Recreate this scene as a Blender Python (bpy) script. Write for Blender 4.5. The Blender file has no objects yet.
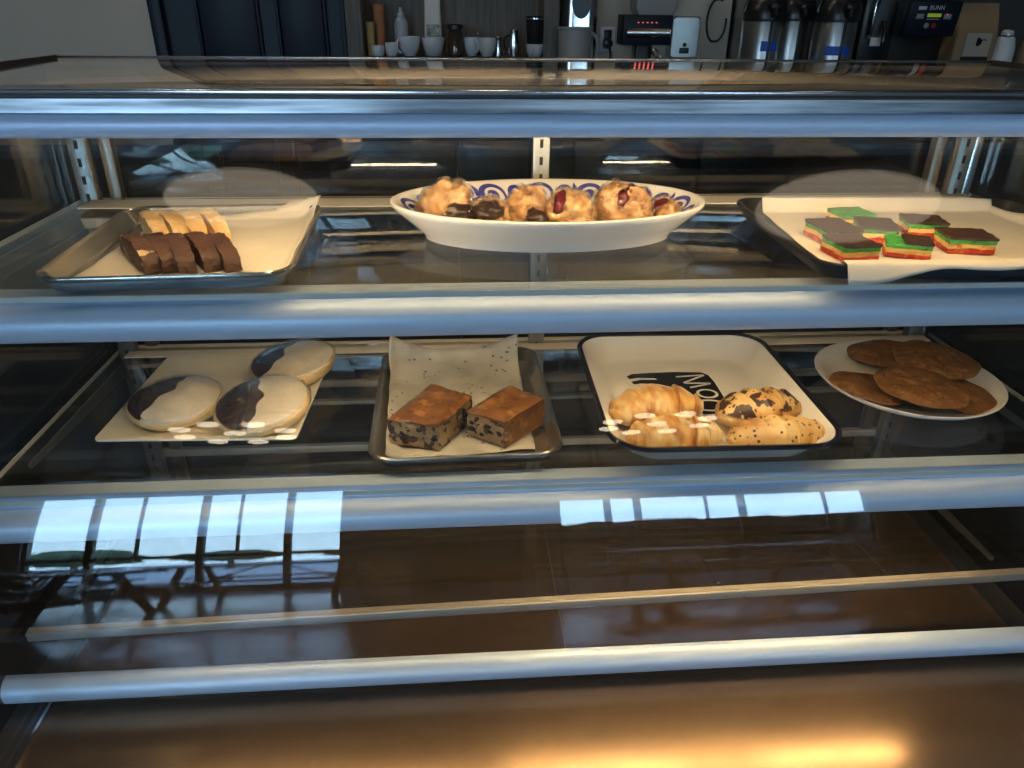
import bpy, bmesh, math, random
from mathutils import Vector, Matrix, noise
PI = math.pi
random.seed(7)
sc = bpy.context.scene
COL = sc.collection

# ------------------------------------------------------------------ materials
def new_mat(name):
    m = bpy.data.materials.new(name); m.use_nodes = True
    nt = m.node_tree
    for n in list(nt.nodes):
        nt.nodes.remove(n)
    out = nt.nodes.new('ShaderNodeOutputMaterial')
    return m, nt, out

def N(nt, t, **kw):
    n = nt.nodes.new(t)
    for k, v in kw.items():
        setattr(n, k, v)
    return n

def ramp(nt, stops, interp='LINEAR'):
    r = nt.nodes.new('ShaderNodeValToRGB'); r.color_ramp.interpolation = interp
    e = r.color_ramp.elements
    while len(e) < len(stops):
        e.new(0.5)
    for i, (p, c) in enumerate(stops):
        e[i].position = p
        e[i].color = (c[0], c[1], c[2], 1) if hasattr(c, '__len__') else (c, c, c, 1)
    return r

def pbr(name, col, rough=0.5, metal=0.0, var=0.0, scale=20.0, bump=0.0, bscale=60.0, col2=None, coat=0.0, sss=0.0, stretch=None, detail=4.0, spec=0.5):
    m, nt, out = new_mat(name)
    b = N(nt, 'ShaderNodeBsdfPrincipled')
    nt.links.new(b.outputs[0], out.inputs[0])
    b.inputs['Roughness'].default_value = rough
    b.inputs['Metallic'].default_value = metal
    b.inputs['Coat Weight'].default_value = coat
    b.inputs['Specular IOR Level'].default_value = spec
    if sss:
        b.inputs['Subsurface Weight'].default_value = sss
        b.inputs['Subsurface Radius'].default_value = (0.004, 0.002, 0.001)
    tc = N(nt, 'ShaderNodeTexCoord')
    mp = N(nt, 'ShaderNodeMapping')
    nt.links.new(tc.outputs['Object'], mp.inputs[0])
    if stretch:
        mp.inputs['Scale'].default_value = stretch
    if col2 is None and var > 0:
        col2 = tuple(max(0, c * (1 - var)) for c in col)
    if col2 is not None:
        nz = N(nt, 'ShaderNodeTexNoise'); nz.inputs['Scale'].default_value = scale; nz.inputs['Detail'].default_value = detail
        nt.links.new(mp.outputs[0], nz.inputs['Vector'])
        r = ramp(nt, [(0.32, col), (0.68, col2)])
        nt.links.new(nz.outputs[0], r.inputs[0])
        nt.links.new(r.outputs[0], b.inputs['Base Color'])
    else:
        b.inputs['Base Color'].default_value = (*col, 1)
    if bump > 0:
        n2 = N(nt, 'ShaderNodeTexNoise'); n2.inputs['Scale'].default_value = bscale; n2.inputs['Detail'].default_value = 6
        nt.links.new(mp.outputs[0], n2.inputs['Vector'])
        bp = N(nt, 'ShaderNodeBump'); bp.inputs['Strength'].default_value = bump; bp.inputs['Distance'].default_value = 0.002
        nt.links.new(n2.outputs[0], bp.inputs['Height'])
        nt.links.new(bp.outputs[0], b.inputs['Normal'])
    m['bsdf'] = b.name
    return m

def glass(name, tint=(0.97, 0.985, 0.98), f0=0.04, crinkle=0.0, cscale=60, haze=0.0):
    """thin sheet of clear glass: Schlick reflection over straight transmission"""
    m, nt, out = new_mat(name)
    tr = N(nt, 'ShaderNodeBsdfTransparent'); tr.inputs[0].default_value = (*tint, 1)
    gl = N(nt, 'ShaderNodeBsdfGlossy'); gl.inputs['Roughness'].default_value = 0.0 if not crinkle else 0.07
    gl.inputs[0].default_value = (1, 1, 1, 1)
    lw = N(nt, 'ShaderNodeLayerWeight'); lw.inputs[0].default_value = 0.5
    p = N(nt, 'ShaderNodeMath', operation='POWER'); p.inputs[1].default_value = 5.0
    nt.links.new(lw.outputs['Facing'], p.inputs[0])
    ma = N(nt, 'ShaderNodeMath', operation='MULTIPLY_ADD'); ma.inputs[1].default_value = 1 - f0; ma.inputs[2].default_value = f0
    nt.links.new(p.outputs[0], ma.inputs[0])
    mx = N(nt, 'ShaderNodeMixShader')
    nt.links.new(ma.outputs[0], mx.inputs[0]); nt.links.new(tr.outputs[0], mx.inputs[1]); nt.links.new(gl.outputs[0], mx.inputs[2])
    last = mx
    if haze:
        df = N(nt, 'ShaderNodeBsdfDiffuse'); df.inputs[0].default_value = (0.8, 0.8, 0.8, 1)
        nz = N(nt, 'ShaderNodeTexNoise'); nz.inputs['Scale'].default_value = 14; nz.inputs['Detail'].default_value = 8
        tc = N(nt, 'ShaderNodeTexCoord'); nt.links.new(tc.outputs['Object'], nz.inputs['Vector'])
        r = ramp(nt, [(0.35, haze * 0.4), (0.75, haze * 1.6)]); nt.links.new(nz.outputs[0], r.inputs[0])
        m2 = N(nt, 'ShaderNodeMixShader'); nt.links.new(r.outputs[0], m2.inputs[0])
        nt.links.new(mx.outputs[0], m2.inputs[1]); nt.links.new(df.outputs[0], m2.inputs[2]); last = m2
    if crinkle:
        tc = N(nt, 'ShaderNodeTexCoord')
        nz = N(nt, 'ShaderNodeTexNoise'); nz.inputs['Scale'].default_value = cscale; nz.inputs['Detail'].default_value = 3; nz.inputs['Distortion'].default_value = 1.5
        mp = N(nt, 'ShaderNodeMapping'); mp.inputs['Scale'].default_value = (1, 2.2, 1)
        nt.links.new(tc.outputs['Object'], mp.inputs[0]); nt.links.new(mp.outputs[0], nz.inputs['Vector'])
        bp = N(nt, 'ShaderNodeBump'); bp.inputs['Strength'].default_value = crinkle; bp.inputs['Distance'].default_value = 0.006
        nt.links.new(nz.outputs[0], bp.inputs['Height']); nt.links.new(bp.outputs[0], gl.inputs['Normal'])
    nt.links.new(last.outputs[0], out.inputs[0])
    return m

def emit(name, col, s):
    m, nt, out = new_mat(name)
    e = N(nt, 'ShaderNodeEmission'); e.inputs[0].default_value = (*col, 1); e.inputs[1].default_value = s
    nt.links.new(e.outputs[0], out.inputs[0])
    return m

# ------------------------------------------------------------------ mesh builder
class MB:
    def __init__(self):
        self.bm = bmesh.new(); self.mi = 0
    def _tag(self, faces):
        for f in faces:
            f.material_index = self.mi
    def box(self, x0, x1, y0, y1, z0, z1, bev=0.0, mat=None, seg=2):
        r = bmesh.ops.create_cube(self.bm, size=1.0)
        vs = r['verts']
        T = Matrix.Translation(((x0 + x1) / 2, (y0 + y1) / 2, (z0 + z1) / 2)) @ Matrix.Diagonal((x1 - x0, y1 - y0, z1 - z0, 1))
        if mat is not None:
            T = mat @ T
        bmesh.ops.transform(self.bm, matrix=T, verts=vs)
        fs = list({f for v in vs for f in v.link_faces})
        self._tag(fs)
        if bev > 0:
            es = list({e for v in vs for e in v.link_edges})
            bmesh.ops.bevel(self.bm, geom=es, offset=bev, segments=seg, affect='EDGES', profile=0.5)
        return self
    def loft(self, loops, cap0=True, cap1=True, closed=True, wrap=False):
        """rings of equal length joined in order"""
        rings = [[self.bm.verts.new(p) for p in lp] for lp in loops]
        n = len(rings[0]); fs = []
        m = len(rings)
        for i in range(m if wrap else m - 1):
            a, b = rings[i], rings[(i + 1) % m]
            for k in range(n if closed else n - 1):
                k2 = (k + 1) % n
                fs.append(self.bm.faces.new((a[k], a[k2], b[k2], b[k])))
        if cap0 and not wrap:
            fs.append(self.bm.faces.new(list(reversed(rings[0]))))
        if cap1 and not wrap:
            fs.append(self.bm.faces.new(rings[-1]))
        self._tag(fs)
        return self
    def lathe(self, prof, seg=40, sx=1.0, sy=1.0, cx=0, cy=0, cap0=True, cap1=True):
        loops = []
        for r, z in prof:
            r = max(r, 1e-5)
            loops.append([(cx + r * sx * math.cos(2 * PI * k / seg), cy + r * sy * math.sin(2 * PI * k / seg), z) for k in range(seg)])
        return self.loft(loops, cap0, cap1)
    def prism(self, poly, axis, a, b):
        """polygon extruded along an axis; poly holds the other two coordinates"""
        def P(u, v, w):
            return (w, u, v) if axis == 'x' else ((u, w, v) if axis == 'y' else (u, v, w))
        return self.loft([[P(u, v, a) for u, v in poly], [P(u, v, b) for u, v in poly]])
    def tube(self, pts, r, seg=8, caps=True):
        pts = [Vector(p) for p in pts]
        loops = []
        up = Vector((0, 0, 1))
        prev = None
        for i, p in enumerate(pts):
            t = (pts[min(i + 1, len(pts) - 1)] - pts[max(i - 1, 0)]).normalized()
            if prev is None:
                a = t.cross(up)
                if a.length < 1e-3:
                    a = t.cross(Vector((1, 0, 0)))
                a.normalize()
            else:
                a = (prev - t * prev.dot(t)).normalized()
            prev = a
            b = t.cross(a)
            rr = r[i] if hasattr(r, '__len__') else r
            loops.append([p + a * rr * math.cos(2 * PI * k / seg) + b * rr * math.sin(2 * PI * k / seg) for k in range(seg)])
        return self.loft(loops, caps, caps)
    def blob(self, fn, nu=40, nv=24):
        """closed surface from fn(u,v), u around 0..1, v pole to pole 0..1"""
        bot = self.bm.verts.new(fn(0, 0)); top = self.bm.verts.new(fn(0, 1))
        rings = [[self.bm.verts.new(fn(k / nu, j / nv)) for k in range(nu)] for j in range(1, nv)]
        fs = []
        for k in range(nu):
            k2 = (k + 1) % nu
            fs.append(self.bm.faces.new((bot, rings[0][k2], rings[0][k])))
            fs.append(self.bm.faces.new((top, rings[-1][k], rings[-1][k2])))
            for j in range(len(rings) - 1):
                fs.append(self.bm.faces.new((rings[j][k], rings[j][k2], rings[j + 1][k2], rings[j + 1][k])))
        self._tag(fs)
        return self
    def sheet(self, fn, nu, nv):
        g = [[self.bm.verts.new(fn(i / nu, j / nv)) for j in range(nv + 1)] for i in range(nu + 1)]
        fs = []
        for i in range(nu):
            for j in range(nv):
                fs.append(self.bm.faces.new((g[i][j], g[i + 1][j], g[i + 1][j + 1], g[i][j + 1])))
        self._tag(fs)
        return self
    def deform(self, fn):
        for v in self.bm.verts:
            v.co = fn(v.co.copy())
        return self
    def build(self, name, mat, parent=None, loc=None, rotz=0, smooth=40, fix=True):
        me = bpy.data.meshes.new(name)
        if fix:
            bmesh.ops.recalc_face_normals(self.bm, faces=self.bm.faces)
        self.bm.to_mesh(me); self.bm.free()
        for mm in (mat if isinstance(mat, (list, tuple)) else [mat]):
            me.materials.append(mm)
        if smooth:
            me.shade_smooth()
            me.set_sharp_from_angle(angle=math.radians(smooth))
        o = bpy.data.objects.new(name, me); COL.objects.link(o)
        if parent is not None:
            o.parent = parent
        if loc is not None:
            o.location = loc
        o.rotation_euler[2] = rotz
        return o

def rr(w, d, r, z, n=6, cx=0, cy=0):
    """rounded rectangle ring"""
    r = min(r, w / 2 - 1e-4, d / 2 - 1e-4)
    pts = []
    for qx, qy, a0 in ((1, 1, 0), (-1, 1, PI / 2), (-1, -1, PI), (1, -1, 1.5 * PI)):
        for k in range(n + 1):
            a = a0 + PI / 2 * k / n
            pts.append((cx + qx * (w / 2 - r) + r * math.cos(a), cy + qy * (d / 2 - r) + r * math.sin(a), z))
    return pts

def tag(o, label, cat, group=None, kind=None):
    o['label'] = label; o['category'] = cat
    if group: o['group'] = group
    if kind: o['kind'] = kind
    return o

def thing(name, label, cat, loc=(0, 0, 0), rotz=0, group=None):
    o = bpy.data.objects.new(name, None); o.empty_display_size = 0.05
    COL.objects.link(o); o.location = loc; o.rotation_euler[2] = rotz
    return tag(o, label, cat, group)

def struct(name, mb, mat, parent=None, smooth=40):
    o = mb.build(name, mat, parent, smooth=smooth)
    if parent is None:
        o['kind'] = 'structure'
    return o

def copy_tree(root, loc, rotz, label):
    r = root.copy(); COL.objects.link(r); r.location = loc; r.rotation_euler = (0, 0, rotz); r['label'] = label
    for ch in list(root.children):
        c = ch.copy(); COL.objects.link(c); c.parent = r
        for g in list(ch.children):
            d = g.copy(); COL.objects.link(d); d.parent = c
    return r

def nz3(p, s, seed=0.0):
    return noise.noise(Vector((p[0] * s + seed, p[1] * s + seed * 1.7, p[2] * s - seed)))

# ------------------------------------------------------------------ palette
M = {}
M['alu'] = pbr('sky_tinted_anodised', (0.62, 0.77, 1.0), rough=0.40, metal=0.18)  # blue of the reflected sky is put into the rails' base colour
M['alu_shiny'] = pbr('polished_aluminium', (0.78, 0.79, 0.8), rough=0.18, metal=1.0)
M['alu_worn'] = pbr('worn_aluminium', (0.42, 0.44, 0.47), rough=0.3, metal=1.0, col2=(0.09, 0.1, 0.115), scale=7, stretch=(1, 5, 25))
M['channel'] = pbr('grey_channel', (0.42, 0.39, 0.34), rough=0.4, metal=0.5)
M['steel_slot'] = pbr('zinc_steel', (0.27, 0.28, 0.27), rough=0.35, metal=0.9)
M['alu_rear'] = pbr('pale_rear_frame', (0.82, 0.73, 0.56), rough=0.4, metal=0.25, bump=0.05, bscale=60, stretch=(0.2, 1, 1), var=0.25, scale=8)
M['ledge'] = pbr('cream_ledge', (0.8, 0.72, 0.58), rough=0.5)
M['bar_tan'] = pbr('tan_bar', (0.36, 0.31, 0.24), rough=0.4, metal=0.25)
M['stile'] = pbr('bronze_stile', (0.19, 0.155, 0.12), rough=0.3, metal=0.8)
M['dark'] = pbr('dark_slot', (0.01, 0.01, 0.01), rough=0.6)
M['gasket'] = pbr('black_gasket', (0.015, 0.015, 0.017), rough=0.4)
M['glass'] = glass('clear_glass')
M['glass_front'] = glass('front_glass', tint=(0.965, 0.98, 0.975), haze=0.001)
M['glass_shelf'] = glass('shelf_glass', tint=(0.95, 0.96, 0.955), haze=0.001)
M['glass_door'] = glass('rear_door_glass', tint=(0.8, 0.84, 0.86), f0=0.06)
M['glass_window'] = glass('window_glass', tint=(0.96, 0.98, 0.98))
M['glass_edge'] = pbr('ground_glass_edge', (0.62, 0.66, 0.62), rough=0.3)
M['tray_dark'] = pbr('seasoned_steel', (0.36, 0.34, 0.29), rough=0.24, metal=0.8, var=0.4, scale=10)
M['tray_grey'] = pbr('worn_steel', (0.55, 0.53, 0.48), rough=0.18, metal=0.85, var=0.35, scale=12)
M['tray_black'] = pbr('black_steel', (0.035, 0.035, 0.037), rough=0.3, metal=0.5)
M['porcelain'] = pbr('white_porcelain', (0.8, 0.8, 0.79), rough=0.12, coat=0.3)
M['cream'] = pbr('ivory_porcelain', (0.74, 0.71, 0.6), rough=0.16, coat=0.3)
M['enamel'] = pbr('white_enamel', (0.82, 0.8, 0.75), rough=0.13, coat=0.4)
M['enamel_black'] = pbr('black_enamel', (0.012, 0.013, 0.02), rough=0.15)
M['ink'] = pbr('black_print', (0.014, 0.015, 0.02), rough=0.2)
M['ink_white'] = pbr('white_print', (0.75, 0.74, 0.7), rough=0.25)
M['cobalt'] = pbr('cobalt_glaze', (0.035, 0.04, 0.28), rough=0.15, col2=(0.09, 0.1, 0.42), scale=90)

def parchment_mat():
    m = pbr('baking_parchment', (0.78, 0.74, 0.66), rough=0.75, col2=(0.7, 0.65, 0.55), scale=9, bump=0.25, bscale=22)
    return m
M['parch'] = parchment_mat()

def spotted_parchment():
    m, nt, out = new_mat('greasy_parchment')
    b = N(nt, 'ShaderNodeBsdfPrincipled'); nt.links.new(b.outputs[0], out.inputs[0]); b.inputs['Roughness'].default_value = 0.6
    tc = N(nt, 'ShaderNodeTexCoord')
    n1 = N(nt, 'ShaderNodeTexNoise'); n1.inputs['Scale'].default_value = 14; n1.inputs['Detail'].default_value = 7
    nt.links.new(tc.outputs['Object'], n1.inputs['Vector'])
    r1 = ramp(nt, [(0.36, (0.52, 0.51, 0.46)), (0.6, (0.34, 0.33, 0.29))]); nt.links.new(n1.outputs[0], r1.inputs[0])
    v = N(nt, 'ShaderNodeTexVoronoi'); v.inputs['Scale'].default_value = 95
    nt.links.new(tc.outputs['Object'], v.inputs['Vector'])
    r2 = ramp(nt, [(0.16, 1), (0.24, 0)]); nt.links.new(v.outputs['Distance'], r2.inputs[0])
    n3 = N(nt, 'ShaderNodeTexNoise'); n3.inputs['Scale'].default_value = 22; nt.links.new(tc.outputs['Object'], n3.inputs['Vector'])
    r3 = ramp(nt, [(0.48, 0), (0.56, 1)]); nt.links.new(n3.outputs[0], r3.inputs[0])
    mu = N(nt, 'ShaderNodeMath', operation='MULTIPLY'); nt.links.new(r2.outputs[0], mu.inputs[0]); nt.links.new(r3.outputs[0], mu.inputs[1])
    mx = N(nt, 'ShaderNodeMix', data_type='RGBA'); nt.links.new(mu.outputs[0], mx.inputs[0])
    nt.links.new(r1.outputs[0], mx.inputs[6]); mx.inputs[7].default_value = (0.1, 0.05, 0.025, 1)
    nt.links.new(mx.outputs[2], b.inputs['Base Color'])
    bp = N(nt, 'ShaderNodeBump'); bp.inputs['Strength'].default_value = 0.3; bp.inputs['Distance'].default_value = 0.002
    nt.links.new(n1.outputs[0], bp.inputs['Height']); nt.links.new(bp.outputs[0], b.inputs['Normal'])
    return m
M['parch_spot'] = spotted_parchment()

def layered_food(name, base, base2, patch, scale=18, lo=0.5, hi=0.56, bump=0.6, bscale=90, rough=0.5, nsc=30, extra=None, coat=0.0, axis_bias=None, stretch=None, cracks=None):
    """crumb / crust colours with patches of another ingredient (a real stain or filling)"""
    m, nt, out = new_mat(name)
    b = N(nt, 'ShaderNodeBsdfPrincipled'); nt.links.new(b.outputs[0], out.inputs[0]); b.inputs['Roughness'].default_value = rough
    b.inputs['Coat Weight'].default_value = coat
    tc = N(nt, 'ShaderNodeTexCoord'); mp = N(nt, 'ShaderNodeMapping'); nt.links.new(tc.outputs['Object'], mp.inputs[0])
    if stretch: mp.inputs['Scale'].default_value = stretch
    oi = N(nt, 'ShaderNodeObjectInfo')
    vm = N(nt, 'ShaderNodeVectorMath', operation='ADD'); nt.links.new(mp.outputs[0], vm.inputs[0])
    nt.links.new(oi.outputs['Random'], vm.inputs[1])
    n1 = N(nt, 'ShaderNodeTexNoise'); n1.inputs['Scale'].default_value = nsc; n1.inputs['Detail'].default_value = 6
    nt.links.new(vm.outputs[0], n1.inputs['Vector'])
    r1 = ramp(nt, [(0.34, base), (0.66, base2)]); nt.links.new(n1.outputs[0], r1.inputs[0])
    last = r1.outputs[0]
    if patch is not None:
        n2 = N(nt, 'ShaderNodeTexNoise'); n2.inputs['Scale'].default_value = scale; n2.inputs['Detail'].default_value = 3
        nt.links.new(vm.outputs[0], n2.inputs['Vector'])
        r2 = ramp(nt, [(lo, 0), (hi, 1)]); nt.links.new(n2.outputs[0], r2.inputs[0])
        fac = r2.outputs[0]
        if axis_bias:
            gm = N(nt, 'ShaderNodeSeparateXYZ'); nt.links.new(tc.outputs['Generated'], gm.inputs[0])
            ax, a, bb = axis_bias
            mr = N(nt, 'ShaderNodeMapRange'); mr.inputs[1].default_value = a; mr.inputs[2].default_value = bb
            nt.links.new(gm.outputs[ax], mr.inputs[0])
            mu = N(nt, 'ShaderNodeMath', operation='MULTIPLY'); nt.links.new(fac, mu.inputs[0]); nt.links.new(mr.outputs[0], mu.inputs[1])
            fac = mu.outputs[0]
        mx = N(nt, 'ShaderNodeMix', data_type='RGBA'); nt.links.new(fac, mx.inputs[0]); nt.links.new(last, mx.inputs[6]); mx.inputs[7].default_value = (*patch, 1)
        last = mx.outputs[2]
    if extra is not None:
        col, esc, elo, ehi = extra
        v = N(nt, 'ShaderNodeTexVoronoi'); v.inputs['Scale'].default_value = esc; v.inputs['Randomness'].default_value = 1
        nt.links.new(vm.outputs[0], v.inputs['Vector'])
        r3 = ramp(nt, [(elo, 1), (ehi, 0)]); nt.links.new(v.outputs['Distance'], r3.inputs[0])
        mx = N(nt, 'ShaderNodeMix', data_type='RGBA'); nt.links.new(r3.outputs[0], mx.inputs[0]); nt.links.new(last, mx.inputs[6]); mx.inputs[7].default_value = (*col, 1)
        last = mx.outputs[2]
    if cracks is not None:
        col, csc, cw = cracks
        v = N(nt, 'ShaderNodeTexVoronoi', feature='DISTANCE_TO_EDGE'); v.inputs['Scale'].default_value = csc
        nd = N(nt, 'ShaderNodeTexNoise'); nd.inputs['Scale'].default_value = 60
        nt.links.new(vm.outputs[0], nd.inputs['Vector'])
        sv = N(nt, 'ShaderNodeVectorMath', operation='SCALE'); sv.inputs['Scale'].default_value = .018; nt.links.new(nd.outputs['Color'], sv.inputs[0])
        av = N(nt, 'ShaderNodeVectorMath', operation='ADD'); nt.links.new(vm.outputs[0], av.inputs[0]); nt.links.new(sv.outputs[0], av.inputs[1])
        nt.links.new(av.outputs[0], v.inputs['Vector'])
        r4 = ramp(nt, [(0.0, 0.8), (cw, 0)]); nt.links.new(v.outputs['Distance'], r4.inputs[0])
        mx = N(nt, 'ShaderNodeMix', data_type='RGBA'); nt.links.new(r4.outputs[0], mx.inputs[0]); nt.links.new(last, mx.inputs[6]); mx.inputs[7].default_value = (*col, 1)
        last = mx.outputs[2]
    nt.links.new(last, b.inputs['Base Color'])
    n4 = N(nt, 'ShaderNodeTexNoise'); n4.inputs['Scale'].default_value = bscale; n4.inputs['Detail'].default_value = 8
    nt.links.new(vm.outputs[0], n4.inputs['Vector'])
    bp = N(nt, 'ShaderNodeBump'); bp.inputs['Strength'].default_value = bump; bp.inputs['Distance'].default_value = 0.003
    nt.links.new(n4.outputs[0], bp.inputs['Height']); nt.links.new(bp.outputs[0], b.inputs['Normal'])
    return m

M['bisc_dark'] = layered_food('chocolate_biscotti', (0.10, 0.042, 0.022), (0.055, 0.022, 0.013), None, bump=0.8, bscale=140)
M['bisc_core'] = layered_food('chocolate_biscotti_nut', (0.10, 0.042, 0.022), (0.055, 0.022, 0.013), (0.7, 0.5, 0.25), scale=38, lo=0.60, hi=0.63, bump=0.8, bscale=140)
M['bisc_pale'] = layered_food('almond_biscotti', (0.78, 0.55, 0.27), (0.6, 0.36, 0.14), (0.82, 0.66, 0.42), scale=40, lo=0.52, hi=0.6, bump=0.7, bscale=120)
M['puff'] = layered_food('golden_puff_pastry', (0.56, 0.29, 0.08), (0.17, 0.055, 0.012), (0.66, 0.44, 0.19), scale=55, lo=0.5, hi=0.62, bump=1.0, bscale=90, nsc=70, rough=0.4, stretch=(1, 1, 1.6))
M['choc'] = pbr('dark_chocolate', (0.035, 0.016, 0.012), rough=0.3, var=0.4, scale=60, bump=0.3, bscale=80)
M['jam'] = pbr('raspberry_jam', (0.13, 0.012, 0.022), rough=0.2, var=0.6, scale=70, bump=0.4, bscale=90)
M['wrap'] = glass('cling_film', tint=(0.99, 0.99, 0.99), f0=0.10, crinkle=1.0, cscale=90)
M['wrap_soft'] = glass('cling_film_taut', tint=(0.985, 0.985, 0.985), f0=0.15, crinkle=1.0, cscale=45)
M['bw_cake'] = layered_food('sponge_cookie', (0.85, 0.66, 0.34), (0.68, 0.46, 0.18), None, bump=0.3, bscale=120)
M['bw_white'] = pbr('vanilla_icing', (0.80, 0.73, 0.58), rough=0.3, var=0.2, scale=30, bump=0.15, bscale=40)
M['bw_black'] = pbr('chocolate_icing', (0.03, 0.014, 0.012), rough=0.12, bump=0.2, bscale=60, coat=0.5)
M['pud_top'] = layered_food('baked_crust', (0.19, 0.078, 0.02), (0.075, 0.027, 0.008), (0.29, 0.14, 0.04), scale=60, lo=0.55, hi=0.68, bump=0.9, bscale=60, nsc=45, rough=0.4)
M['pud_cut'] = layered_food('raisin_crumb', (0.30, 0.23, 0.125), (0.17, 0.115, 0.058), (0.035, 0.016, 0.013), scale=85, lo=0.53, hi=0.56, bump=0.9, bscale=90, rough=0.6)
M['raisin'] = pbr('raisin', (0.022, 0.010, 0.008), rough=0.6, spec=0.2, bump=0.8, bscale=200)
M['croissant'] = layered_food('croissant_crust', (0.70, 0.43, 0.14), (0.40, 0.15, 0.03), (0.78, 0.60, 0.30), scale=26, lo=0.44, hi=0.62, bump=0.5, bscale=60, nsc=34, rough=0.4, stretch=(2.4, 1, 1))
M['croissant_choc'] = layered_food('chocolate_drizzled_crust', (0.76, 0.54, 0.23), (0.55, 0.28, 0.08), (0.045, 0.018, 0.012), scale=62, lo=0.50, hi=0.53, bump=0.5, bscale=60, nsc=34, rough=0.4, extra=((0.05, 0.02, 0.012), 130, 0.16, 0.22), axis_bias=(2, 0.55, 0.62))
M['croissant_dots'] = layered_food('chip_speckled_crust', (0.78, 0.57, 0.26), (0.62, 0.36, 0.12), (0.42, 0.15, 0.03), scale=18, lo=0.56, hi=0.66, bump=0.5, bscale=60, nsc=30, rough=0.4, extra=((0.06, 0.025, 0.014), 115, 0.20, 0.26))
M['almond'] = pbr('flaked_almond', (0.8, 0.62, 0.36), rough=0.5, var=0.3, scale=80)
M['cookie'] = layered_food('ginger_cookie', (0.21, 0.095, 0.024), (0.135, 0.055, 0.012), (0.29, 0.145, 0.042), scale=50, lo=0.52, hi=0.66, bump=1.0, bscale=75, nsc=55, rough=0.65, cracks=((0.09, 0.036, 0.009), 48, 0.05))
M['red_cake'] = layered_food('red_almond_sponge', (0.52, 0.04, 0.02), (0.38, 0.02, 0.012), (0.65, 0.16, 0.06), scale=90, lo=0.55, hi=0.65, bump=0.7, bscale=160)
M['yellow_cake'] = layered_food('yellow_almond_sponge', (0.85, 0.62, 0.24), (0.72, 0.45, 0.14), (0.5, 0.2, 0.05), scale=120, lo=0.6, hi=0.66, bump=0.7, bscale=160)
M['green_cake'] = layered_food('green_almond_sponge', (0.085, 0.43, 0.08), (0.03, 0.24, 0.04), (0.02, 0.12, 0.02), scale=120, lo=0.58, hi=0.65, bump=0.7, bscale=160)
M['choc_coat'] = pbr('chocolate_coating', (0.055, 0.026, 0.017), rough=0.38, var=0.35, scale=50, bump=0.25, bscale=60)

# copper brown deck
def deck_mat():
    m, nt, out = new_mat('bronze_deck')
    b = N(nt, 'ShaderNodeBsdfPrincipled'); nt.links.new(b.outputs[0], out.inputs[0])
    b.inputs['Metallic'].default_value = 0.75
    tc = N(nt, 'ShaderNodeTexCoord')
    n1 = N(nt, 'ShaderNodeTexNoise'); n1.inputs['Scale'].default_value = 5; n1.inputs['Detail'].default_value = 9
    nt.links.new(tc.outputs['Object'], n1.inputs['Vector'])
    r = ramp(nt, [(0.35, (0.24, 0.16, 0.095)), (0.7, (0.18, 0.116, 0.066))]); nt.links.new(n1.outputs[0], r.inputs[0])
    n2 = N(nt, 'ShaderNodeTexVoronoi'); n2.inputs['Scale'].default_value = 48; nt.links.new(tc.outputs['Object'], n2.inputs['Vector'])
    r2 = ramp(nt, [(0.035, 1), (0.06, 0)]); nt.links.new(n2.outputs['Distance'], r2.inputs[0])
    mx = N(nt, 'ShaderNodeMix', data_type='RGBA'); nt.links.new(r2.outputs[0], mx.inputs[0]); nt.links.new(r.outputs[0], mx.inputs[6]); mx.inputs[7].default_value = (0.5, 0.36, 0.2, 1)
    nt.links.new(mx.outputs[2], b.inputs['Base Color'])
    r3 = ramp(nt, [(0.3, 0.20), (0.7, 0.28)]); nt.links.new(n1.outputs[0], r3.inputs[0]); nt.links.new(r3.outputs[0], b.inputs['Roughness'])
    return m
M['deck'] = deck_mat()
M['led'] = emit('warm_led', (1.0, 0.66, 0.32), 23.0)
M['led_low'] = emit('warm_led_low', (1.0, 0.66, 0.30), 66.0)
M['led_top'] = emit('warm_led_top', (1.0, 0.66, 0.32), 34.0)
M['led_seg'] = emit('warm_led_segment', (1.0, 0.74, 0.46), 75.0)
M['led_dim'] = emit('warm_led_dim', (1.0, 0.66, 0.30), 20.0)
M['wall_grey'] = pbr('painted_wall', (0.47, 0.42, 0.35), rough=0.8, var=0.12, scale=2)
M['wall_cafe'] = pbr('cafe_wall', (0.32, 0.29, 0.25), rough=0.8, var=0.1, scale=2)
M['ceil'] = pbr('ceiling_paint', (0.2, 0.19, 0.18), rough=0.9)
M['navy'] = pbr('navy_paint', (0.008, 0.011, 0.022), rough=0.45, spec=0.25)
M['floor'] = pbr('polished_concrete', (0.42, 0.42, 0.43), rough=0.16, var=0.3, scale=3)
M['aisle'] = pbr('added_dark_sheet', (0.02, 0.02, 0.021), rough=0.5, var=0.3, scale=6)
M['wood_dark'] = pbr('dark_stained_wood', (0.04, 0.024, 0.015), rough=0.35, var=0.4, scale=8, stretch=(1, 8, 8))
M['wood_grey'] = pbr('grey_wood_panel', (0.15, 0.135, 0.12), rough=0.7, col2=(0.085, 0.075, 0.068), scale=6, stretch=(14, 14, 0.8))
M['cab'] = pbr('black_cabinet', (0.012, 0.014, 0.018), rough=0.25)
M['cab_matte'] = pbr('matt_black_board', (0.012, 0.012, 0.013), rough=0.7, spec=0.2)
M['brass_pull'] = pbr('brushed_pull', (0.75, 0.68, 0.55), rough=0.2, metal=1)
M['window_frame'] = pbr('dark_window_frame', (0.07, 0.065, 0.06), rough=0.5)
M['grassy'] = pbr('planting', (0.12, 0.18, 0.09), rough=0.9, var=0.7, scale=3)
M['hedge'] = pbr('clipped_hedge', (0.012, 0.02, 0.01), rough=0.9, var=0.6, scale=12)
M['asphalt'] = pbr('paving', (0.5, 0.5, 0.48), rough=0.9, var=0.2, scale=2)
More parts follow.
